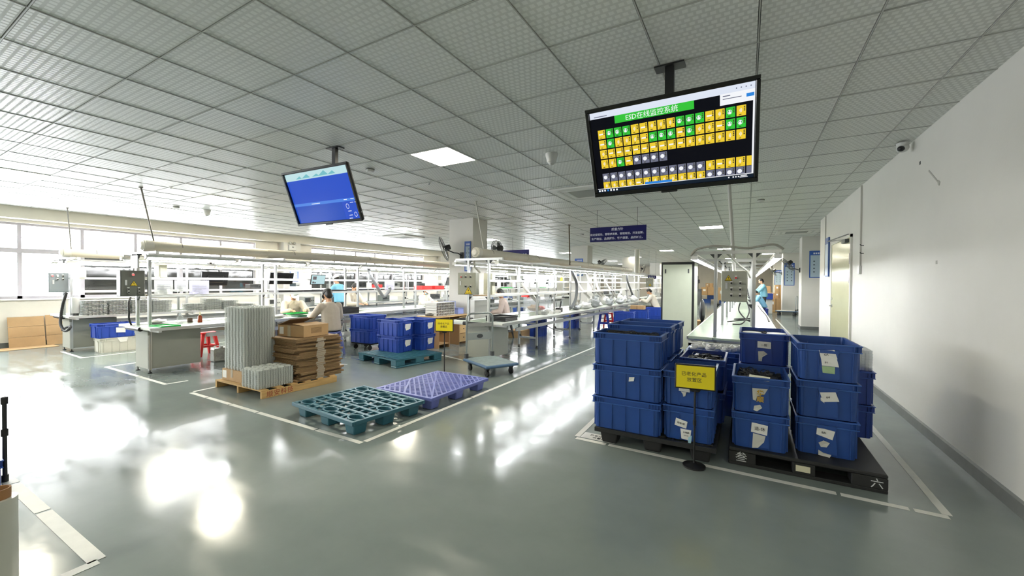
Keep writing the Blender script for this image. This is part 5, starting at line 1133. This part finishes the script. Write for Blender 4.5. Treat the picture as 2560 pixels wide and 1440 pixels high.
bag('white_cloth', 'crumpled plastic sheet at the near end of the second bench behind the post', 'plastic sheet', (-8.55, 2.95, ZT_), (.14, .11, .03), M_bag, 4)
def bottle(label, loc, r, h, m, capm, tip=.05):
    t = T('squeeze_bottle', label, 'bottle', loc); b = MB(); b.lathe([(r, 0), (r*1.02, .01), (r, h*.7), (r*.5, h*.85), (r*.35, h*.88)], 16); b.build('bottle_body', m, t, smooth=True); b = MB(); b.lathe([(r*.45, h*.88), (r*.42, h), (.004, h+tip)], 12); b.build('nozzle', capm, t, smooth=True)
bottle('clear squeeze bottle on the second bench between the two posts', (-8.35, 3.2, ZT_-.006), .045, .14, M_clr2, M_clr2); bottle('amber glue bottle with pointed nozzle on the second bench', (-8.25, 3.45, ZT_-.006), .033, .14, mat('amber', '#a3441f', .25), mat('nozzle cream', '#e6dfb8', .4))
t = T('metal_cup', 'dark metal cup between the clear and the amber bottles', 'cup', (-8.40, 3.36, ZT_-.006)); b = MB(); b.lathe([(.04, 0), (.042, .07), (.038, .07), (.036, .01)], 18); b.build('cup_body', mat('cup dark', '#6a5c55', .35, .5), t, smooth=True)
for k in range(2):
    b = MB(); b.box(-.16, -.22, 0, .16, .22, .006); b.ring((-.16, -.22, .16, .22), (-.15, -.21, .15, .21), .006, .11); o = b.build('parts_bin', M_red, bevel=.004); o.location = (-8.24, 9.10+k*.55, 1.232); tag(o, ('left', 'right')[k]+' red parts bin on the shelf of the second bench near the column', 'bin')
b = MB(); b.box(-.16, -.2, 0, .16, .2, .006); b.ring((-.16, -.2, .16, .2), (-.15, -.19, .15, .19), .006, .12); o = b.build('parts_bin', M_red, bevel=.004); o.location = (-11.95, 10.6, 1.232); tag(o, 'red parts bin on the shelf of the window bench', 'bin')
hose('thick grey flexible exhaust hose bent like an elbow over the second bench', [(-7.95, 6.82, 1.84), (-7.93, 6.90, 1.6), (-7.9, 6.98, 1.45), (-7.9, 7.15, 1.22), (-7.9, 7.26, 1.10), (-7.88, 7.34, 1.12), (-7.86, 7.44, 1.26), (-7.85, 7.42, 1.32)], .038, M_hg, 10)
t = T('metal_canister', 'dented metal canister on the floor behind the grey bench cabinet', 'canister', (-8.26, 3.75, 0)); MB().box(-.08, -.11, 0, .08, .11, .24).build('can_body', mat('can metal', '#a4a39a', .35, .5, var=.3, scale=12), t, bevel=.02, seg=2); b = MB(); b.lathe([(.025, .24), (.025, .27)], 14, (0, .04, 0)); b.build('screw_cap', M_alu, t); b = MB(); b.tube([(0, -.08, .24), (0, -.08, .28), (0, -.0, .28), (0, .0, .24)], .006, 6); b.build('carry_handle', M_alu, t)
for k, y in enumerate((4.3, 5.02)):
    t = T('cardboard_carton', ('near', 'far')[k]+' brown carton under the second bench', 'carton', (-8.15, y, .22)); MB().box(-.2, -.29, 0, .2, .29, .28).build('carton_body', M_card, t, bevel=.004); MB().box(.2005, -.03, 0, .202, .03, .28).build('tape_strip', M_card2, t)
MB().box(-.30, 1.2, .18, .30, 6, .215).build('lower_shelf', M_alu2, B[2]); MB().box(-.3, .9, .18, .3, 9, .215).build('lower_shelf', M_alu2, B[1])
# ---------------------------------------------------------------- on the desk
t = T('parts_rack', 'white compartment rack stacked on the oak desk in front of the column', 'rack', (-6.05, 7.25, .701))
b = MB()
for z in range(6): b.box(-.16, -.32, z*.058, .16, .32, z*.058+.006)
for q in range(8): b.box(-.16, -.32+q*.091, 0, .16, -.315+q*.091, .29)
b.box(-.16, -.32, 0, -.155, .32, .29); b.build('frame', M_wht, t)
for z in range(5): k = MB(); [k.box(.09, -.30+q*.091, z*.058+.008, .155, -.30+q*.091+.04, z*.058+.035) for q in range(7)]; k.build('small_parts', mat('parts brown', '#6d665c', .6), t)
t = T('storage_box', 'pale blue plastic box on the oak desk beside the rack', 'box', (-5.98, 7.80, .701)); MB().box(-.1, -.11, 0, .1, .11, .13).build('box_body', mat('pale blue', '#8796cf', .4), t, bevel=.005); MB().box(-.105, -.115, .13, .105, .115, .145).build('lid', mat('pale blue', '#8796cf', .4), t)
t = T('storage_box', 'clear tall plastic box behind the rack on the oak desk', 'box', (-6.22, 7.80, .701)); MB().box(-.1, -.1, 0, .1, .12, .30).build('box_body', clear('lilac clear', '#b4bce0', .6, .15), t, bevel=.005)
bag('grey_cloth', 'dark grey cloth lump at the front of the oak desk', 'cloth', (-6.05, 6.93, .7), (.14, .05, .03), mat('cloth grey', '#6a6864', .8), 5)
# ---------------------------------------------------------------- middle bench
tray('the black tray pile at the near end of the middle bench', (-4.02, 6.62, ZT_+.002), .42, .48, .03, M_blk, n=3, group='black trays on the middle bench')
tray('flat black tray overhanging the near left corner of the middle bench', (-4.74, 6.42, ZT_+.002), .22, .3, .02, M_blk, .2)
t = T('white_carton', 'white carton standing on the left side of the middle bench', 'carton', (-4.72, 6.88, ZT_)); MB().box(-.05, -.24, 0, .05, .24, .365).build('carton_body', mat('white board', '#eeeeea', .6), t, bevel=.004)
t = T('clear_box', 'large clear plastic box with red and brown parts on the middle bench', 'box', (-4.66, 9.45, ZT_)); b = MB(); b.box(-.18, -.45, 0, .18, .45, .006); b.ring((-.18, -.45, .18, .45), (-.175, -.445, .175, .445), .006, .34); b.build('box_body', clear('thin clear box', '#e4eaee', .2, .08), t)
bag('paper_lump', 'tan paper lump inside the large clear box', 'paper', (-4.66, 9.2, ZT_+.008), (.13, .15, .07), M_card, 9); bag('red_bag', 'pink red bag inside the large clear box', 'bag', (-4.66, 9.62, ZT_+.008), (.11, .14, .05), mat('pink red', '#cf6a66', .5), 10)
t = T('solder_station', 'black boxy solder station with tilted holder on the middle bench', 'solder station', (-4.0, 9.3, ZT_)); MB().box(-.06, -.09, 0, .06, .09, .11).build('station_body', M_blk, t, bevel=.008); b = MB(); b.cyl((0, .05, .10), (0, .12, .26), .018, n=10); b.build('iron_holder', M_blk, t, smooth=True)
for k, (x, y, c) in enumerate([(-3.95, 8.35, '#8b8d88'), (-4.1, 8.5, '#c9cac4'), (-3.88, 8.62, '#dcdcd6'), (-4.12, 8.9, '#b5b6b0'), (-3.9, 9.0, '#d4d4ce')]):
    t = T('parts_block', '%s small grey fixture block near the solder station on the middle bench' % ORD[k], 'fixture', (x, y, ZT_)); MB().box(-.05, -.06, 0, .05, .06, .07).build('block_body', mat('fix '+c, c, .4), t, bevel=.004); b = MB(); [b.cyl((-.03+.03*q, 0, .07), (-.03+.03*q, 0, .085), .01, n=8) for q in range(3)]; b.build('pins', M_alu, t)
for k in range(16):
    y = 10.4+k*.42; x = -4.0+.2*sin(k*2.3); bag('white_bag', '%s crumpled plastic bag from the near end along the far half of the middle bench' % ORD[k], 'bag', (x, y, ZT_), (.12+.03*(k % 3), .15, .06+.025*(k % 4)), M_bag if k % 3 else M_bag2, 20+k, 'plastic bags along the middle bench')
hose('dark curved exhaust hose at the third post pair of the middle bench', [(-3.86, 9.75, 1.83), (-3.9, 9.95, 1.68), (-3.93, 10.25, 1.5), (-3.95, 10.36, 1.3), (-3.95, 10.3, 1.05), (-3.95, 10.1, .88), (-3.97, 9.98, .80)], .036, M_hd, 10)
hose('dark exhaust hose near the far end of the middle bench', [(-3.9, 15.5, 1.82), (-3.93, 15.6, 1.6), (-3.95, 16.0, 1.36), (-3.95, 16.4, 1.1), (-3.95, 16.65, .9)], .036, M_hd, 10)
for k, (y, dy) in enumerate([(11.9, .25), (13.0, .35), (13.9, -.3), (14.8, .3), (8.2, .35)]): hose('%s pale exhaust hose hanging between the posts of the middle bench' % ORD[k], [(-4.6, y, 1.83), (-4.55, y+dy*.3, 1.5), (-4.4, y+dy*.8, 1.2), (-4.2, y+dy, .98)], .035, M_hw, 8)
t = T('yellow_note', 'yellow round tag hanging on the upper rail of the middle bench', 'tag', (-4.03, 9.5, 1.54)); b = MB(); b.cyl((-.004, 0, 0), (.004, 0, 0), .07, n=20); b.build('disc', mat('note yellow', '#f0ea3a', .5), t)
for k in range(2): crate(-4.98, 10.05, k*.29, ('lower', 'upper')[k]+' blue crate standing under the middle bench near the second trestle', long_x=False, mt='bright')
crate(-4.95, 12.55, 0, 'blue crate on the floor under the middle bench, further back', long_x=False, mt='bright'); crate(-4.95, 12.55, .29, 'blue crate stacked on another under the middle bench, further back', long_x=False, mt='bright')
t = T('cardboard_carton', 'brown carton on the floor behind the middle bench cabinet', 'carton', (-5.25, 9.55, 0)); MB().box(-.2, -.25, 0, .2, .25, .2).build('carton_body', M_card, t, bevel=.004); MB().box(-.2, -.02, .2, .2, .02, .202).build('tape_strip', M_card2, t)
hose('black power cable drooping under the middle bench between two trestles', [(-4.05, 8.3, .60), (-4.0, 8.9, .36), (-4.0, 9.5, .25), (-4.02, 10.0, .42), (-4.05, 10.2, .6)], .007, M_blk2, 8, 'power_cable')
G2 = 'crates along the aisle beside the middle bench'
for i, (x, y) in enumerate([(-3.28, 12.75), (-3.14, 14.15), (-2.92, 15.7)]):
    for k in range(2): crate(x, y, k*.29, '%s blue crate of the %s pair in the aisle beside the middle bench' % (('lower', 'upper')[k], ('near', 'middle', 'far')[i]), G2, long_x=True, mt='bright')
t = T('cardboard_carton', 'low brown carton resting on the middle pair of aisle crates', 'carton', (-3.2, 14.2, .577)); MB().box(-.22, -.16, 0, .22, .16, .13).build('carton_body', M_card, t, bevel=.004); MB().box(-.02, -.161, 0, .02, -.16, .13).build('tape_strip', M_card2, t)
t = T('equipment_case', 'white vented equipment case behind the aisle crates', 'case', (-3.36, 15.35, 0)); MB().box(-.1, -.2, 0, .1, .2, .62).build('case_body', M_wht, t, bevel=.006); b = MB(); [b.box(-.07, -.204, .35+q*.05, .07, -.2, .37+q*.05) for q in range(4)]; b.build('vent', M_dk, t)
# ---------------------------------------------------------------- conveyor bench and far end
t = T('cardboard_carton', 'open brown carton on the floor left of the conveyor bench', 'carton', (-1.1, 13.7, 0)); MB().box(-.25, -.2, 0, .25, .2, .34).build('carton_body', M_card, t, bevel=.004); MB().box(-.25, -.34, .335, .25, -.2, .34).build('flap', M_card, t)
t = T('office_chair', 'dark padded chair with rounded back beside the conveyor bench', 'chair', (-1.0, 9.9, 0)); b = MB(); b.ell((.16, 0, .86), (.06, .2, .26)); b.build('backrest', M_blk, t, smooth=True); b = MB(); b.ell((-.04, 0, .48), (.23, .22, .05)); b.build('seat', M_blk, t, smooth=True)
b = MB(); b.cyl((0, 0, .06), (0, 0, .46), .025); [b.bar((0, 0, .07), (.24*cos(a), .24*sin(a), .05), .03, .025) for a in [2*pi*q/5 for q in range(5)]]; b.build('pedestal', M_dk, t)
for q in range(5): b = MB(); b.ell((.24*cos(2*pi*q/5), .24*sin(2*pi*q/5), .025), (.025, .025, .025)); b.build('caster', M_blk2, t, smooth=True)
b = MB(); b.bar((.1, 0, .5), (.19, 0, .75), .05, .02); b.build('back_support', M_dk, t)
for k, pts in enumerate([[(-.30, 8.6, .75), (-.1, 8.7, .78), (.05, 8.6, .80), (.12, 8.9, .77), (-.1, 8.95, .78), (-.18, 8.7, .80), (.08, 8.75, .82)], [(-.2, 8.2, .745), (-.05, 8.35, .76), (.05, 8.7, .95), (.0, 8.9, 1.15)], [(.12, 8.5, .76), (.0, 8.75, .8), (-.12, 8.9, .95), (-.1, 8.95, 1.1)]]): hose('%s black cable of the tangle lying on the conveyor bench' % ORD[k], pts, .011, M_blk2, 8, 'power_cable')
hose('black cable running along the wall side edge of the conveyor bench', [(.38, 9.2, .742), (.40, 11, .742), (.37, 13, .742), (.34, 16, .742)], .012, M_blk2, 8, 'power_cable')
M_cb = mat('corrugated conduit', '#9c9a90', .6)
hose('grey corrugated conduit draped over the front crossbar of the conveyor bench', [(-.68, 6.16, 1.84), (-.6, 6.15, 1.93), (-.4, 6.15, 1.965), (-.2, 6.15, 1.95), (0, 6.15, 1.925), (.15, 6.15, 1.945), (.3, 6.16, 1.96), (.4, 6.18, 1.9)], .014, M_cb, 10, 'cable_conduit')
hose('grey corrugated conduit hanging inside the conveyor bench frame', [(-.28, 6.3, 1.92), (-.2, 6.5, 1.84), (-.1, 6.9, 1.74), (.0, 7.3, 1.66), (.05, 7.6, 1.56)], .014, M_cb, 8, 'cable_conduit')
hose('pale cable bundle above the grey control box of the middle bench', [(-4.38, 6.22, 1.88), (-4.42, 6.28, 1.76), (-4.36, 6.3, 1.68), (-4.3, 6.28, 1.64)], .018, M_cb, 8, 'cable_conduit')
# far cartons, machines, bins
def carton(label, x, y, z, w, d, h, rz=0):
    t = T('cardboard_carton', label, 'carton', (x, y, z), rz); MB().box(-w/2, -d/2, 0, w/2, d/2, h).build('carton_body', M_card, t, bevel=.005); MB().box(-.03, -d/2-.001, 0, .03, -d/2, h).build('tape_strip', M_card2, t); MB().box(-w*.35, -d/2-.002, h*.5, -w*.15, -d/2-.001, h*.75).build('shipping_label', M_paper, t)
for (lb, x, y, z, w, d, h) in [('large brown carton at the base of the right aisle stack', 1.33, 25.4, .1, .62, .6, .62), ('upper left small carton on the right aisle stack', 1.12, 25.4, .72, .3, .4, .28), ('brown carton second from the top of the right aisle stack', 1.47, 25.4, .72, .36, .5, .33), ('topmost brown carton of the right aisle stack', 1.47, 25.4, 1.05, .36, .5, .38),
        ('brown carton standing left of the right aisle stack', .92, 26.6, 0, .5, .5, .95), ('small carton on the carton left of the right aisle stack', .95, 26.6, .95, .4, .4, .4),
        ('far brown carton under the back wall, lower', -2.55, 34.5, .6, .9, .6, .6), ('far brown carton under the back wall, upper', -2.45, 34.5, 1.2, .5, .5, .3), ('far brown carton behind the left conveyor post', -1.4, 33, .3, .7, .5, .9), ('far topmost brown carton behind the left conveyor post', -1.3, 33, 1.2, .5, .5, .5)]: carton(lb, x, y, z, w, d, h)
tag(MB().box(1.0, 25.05, 0, 1.68, 25.75, .098).build('wooden_pallet', M_wood, bevel=.01), 'small wooden pallet under the right aisle carton stack', 'pallet')
for k, (x, y, z) in enumerate([(-3.3, 34.6, 0), (-2.65, 34.6, 0), (-2.3, 34.6, .29), (-3.3, 34.6, .29), (-1.4, 33, 0)]): crate(x, y, z, '%s far blue bin under the cartons by the back wall' % ORD[k], 'far blue bins')
crate(.72, 23.0, 0, 'blue crate beside the standing woman at the far conveyor bench', long_x=False); crate(.95, 24.0, 1.0-.29, 'far blue crate near the third pillar', long_x=False, mt='dark')
tag(MB().box(.78, 23.85, 0, 1.12, 24.2, .709).build('equipment_stand', M_wht, bevel=.01), 'white stand under the far blue crate near the third pillar', 'stand')
t = T('black_machine', 'tall black test machine far behind the white cabinet', 'machine', (-3.0, 31, 0)); MB().box(-.3, -.3, 0, .3, .3, 1.1).build('base', M_dk, t, bevel=.01); MB().box(-.1, -.1, 1.1, .1, .1, 2.0).build('column', M_blk, t, bevel=.02); MB().box(-.2, -.35, 1.5, .2, 0, 1.75).build('head', M_blk, t, bevel=.02)
# ---------------------------------------------------------------- machines and papers along the far bench rows
def machine(label, x, y, z, rz, w, d, h, c):
    t = T('test_instrument', label, 'instrument', (x, y, z), rz); MB().box(-w/2, -d/2, 0, w/2, d/2, h).build('casing', mat('inst '+c, c, .45), t, bevel=.006); MB().box(-w*.42, -d/2-.003, h*.35, w*.1, -d/2, h*.85).build('display', M_off, t)
    b = MB(); [b.cyl((w*.2+q*.05, -d/2, h*.5), (w*.2+q*.05, -d/2-.015, h*.5), .014, n=10) for q in range(2)]; b.build('knob', M_blk, t)
rnd = random.Random(5); cols = ['#d9d9d2', '#8d8f8c', '#3b3d3f', '#bfc2c4', '#59605f']
for k in range(12): machine('%s instrument from the near end on the aisle side of the window bench' % ORD[k], -11.65, 6.6+k*1.0+rnd.uniform(-.15, .15), ZT_, pi/2, .34, .26, rnd.uniform(.14, .26), cols[k % 5])
for k in range(9): machine('%s instrument from the near end on the shelf of the window bench' % ORD[k], -12.02, 6.3+k*1.35+rnd.uniform(-.2, .2), 1.232, pi/2, .36, .26, rnd.uniform(.12, .2), cols[(k+2) % 5])
for k in range(6): machine('%s instrument beyond the desk on the aisle side of the second bench' % ORD[k], -7.92, 10.9+k*1.25, ZT_, pi/2, .34, .26, rnd.uniform(.12, .24), cols[(k+1) % 5])
for k in range(6): monitor('%s dark monitor along the upper rail of the second bench beyond the column' % ORD[k], (-8.0, 11.2+k*1.2, 1.5), pi/2+.15, .34, .22, M_off)
for k in range(7):
    o = MB().box(-.001, -.13, 0, .001, .13, .2).build('hanging_paper', M_paper if k % 3 else M_lilac); o.location = (-8.035, 10.7+k*1.15, 1.26); tag(o, '%s paper hung along the second bench beyond the column' % ORD[k], 'paper')
for k in range(7): tray('%s shallow tray on the shelf of the second bench beyond the column' % ORD[k], (-8.25, 10.8+k*1.05, 1.232), .3, .5, .03, [M_green, M_blk, M_trayw][k % 3])
for k, (y, m) in enumerate([(13.1, M_blue), (14.6, M_blue), (16.4, M_red), (11.6, M_blue)]):
    b = MB(); b.box(-.16, -.22, 0, .16, .22, .006); b.ring((-.16, -.22, .16, .22), (-.15, -.21, .15, .21), .006, .14); o = b.build('parts_bin', m, bevel=.004); o.location = (-8.65, y, ZT_); tag(o, '%s parts bin on the window side of the second bench beyond the column' % ORD[k], 'bin')
for k in range(6): crate(-9.2, 9.2+k*1.5, 0, '%s blue crate on the floor along the window side of the second bench' % ORD[k], 'crates behind the second bench', long_x=False)
crate(-8.1, 9.2, .004, 'blue crate on the floor under the second bench near the oak desk', long_x=False); crate(-8.1, 9.85, .004, 'second blue crate on the floor under the second bench near the oak desk', long_x=False)
for k in range(8): machine('%s instrument on the far middle bench' % ORD[k], -4.0, 21+k*1.3, ZT_, pi/2, .34, .26, rnd.uniform(.15, .3), cols[k % 5])
for k in range(8): machine('%s instrument on the far window-row bench' % ORD[k], -7.95, 21+k*1.3, ZT_, pi/2, .34, .26, rnd.uniform(.15, .3), cols[(k+3) % 5])

# ---------------------------------------------------------------- last small things
t = T('hanging_plate', 'blank pale grey plate hung on the end frame of the second bench', 'plate', (-8.33, 2.60, 1.64)); MB().box(-.13, -.004, 0, .13, .004, .2).build('plate', mat('plate pale', '#c3c9cc', .5), t); b = MB(); b.box(-.10, -.002, .2, -.09, .06, .225); b.box(.09, -.002, .2, .10, .06, .225); b.build('hook', M_dk, t)
t = T('hanging_plate', 'white sheet hung on the end frame of the window bench', 'plate', (-12.05, 2.61, 1.64)); MB().box(-.15, -.003, 0, .15, .003, .2).build('sheet', M_paper, t); b = MB(); b.box(-.10, -.002, .2, -.09, .06, .225); b.box(.09, -.002, .2, .10, .06, .225); b.build('hook', M_dk, t)
crate(-4.66, .39, 0, 'low blue crate just showing at the lower left edge of the photo', long_x=False, mt='dark', H=.2)
t = T('rack_post', 'thin black rack post cut by the left edge of the photo', 'post', (-4.60, .715, 0)); b = MB(); b.cyl((0, 0, 0), (0, 0, .61), .012, n=12); b.build('pole', M_blk, t, smooth=True); [MB().cyl((0, 0, z), (0, 0, z+.05), .018, n=12).build('collar', M_blk2, t, smooth=True) for z in (.0, .33, .56)]
for k, (y, z, a) in enumerate([(5.73, 2.71, 0), (5.36, 2.485, .6), (5.26, 1.67, 0)]):
    t = T('wall_patch', ['small dark plug high on the white right wall', 'slanted filler streak high on the white right wall', 'small square filler mark in the middle of the white right wall'][k], 'wall mark', (1.53, y, z)); b = MB(Euler((a, 0, 0)).to_matrix().to_4x4())
    if k == 1: b.box(-.003, -.16, -.008, -.0005, .16, .008); b.box(-.004, -.17, -.018, -.0005, -.13, .02)
    else: b.box(-.003, -.016, -.016, -.0005, .016, .016)
    b.build('mark', M_dk if k == 0 else mat('filler grey', '#a7a59d', .8), t)
t = T('cable_hook', 'two small black hooks on the right wall beside the trunking', 'hook', (1.53, 8.0, 1.93)); 
for z in (0, .12): b = MB(); b.tube([(0, 0, z), (-.03, 0, z), (-.045, 0, z+.02)], .006, 6); b.build('hook', M_blk, t)

rnd = random.Random(3); b = MB()
for k in range(22):
    z = .112+k*.0255; y = 3.60+rnd.uniform(-.012, .012); w = rnd.uniform(.05, .075); x = -5.145+rnd.uniform(-.004, .004)
    b.add([(x, y-w, z), (x, y+w, z+rnd.uniform(-.004, .004)), (x+.004, y+w*.9, z+.024), (x+.004, y-w*.9, z+.024)], [(0, 1, 2, 3)])
tag(b.build('clear_wrap', clear('wrap film', '#e8e2d2', .35, .1)), 'torn strip of clear packing film down the face of the flattened carton pile', 'packing film')
poster('small blue poster low on the window wall pilaster behind the lit tablet', (-13.365, 8.35, 1.45), .3, .42).rotation_euler = (0, 0, pi/2)
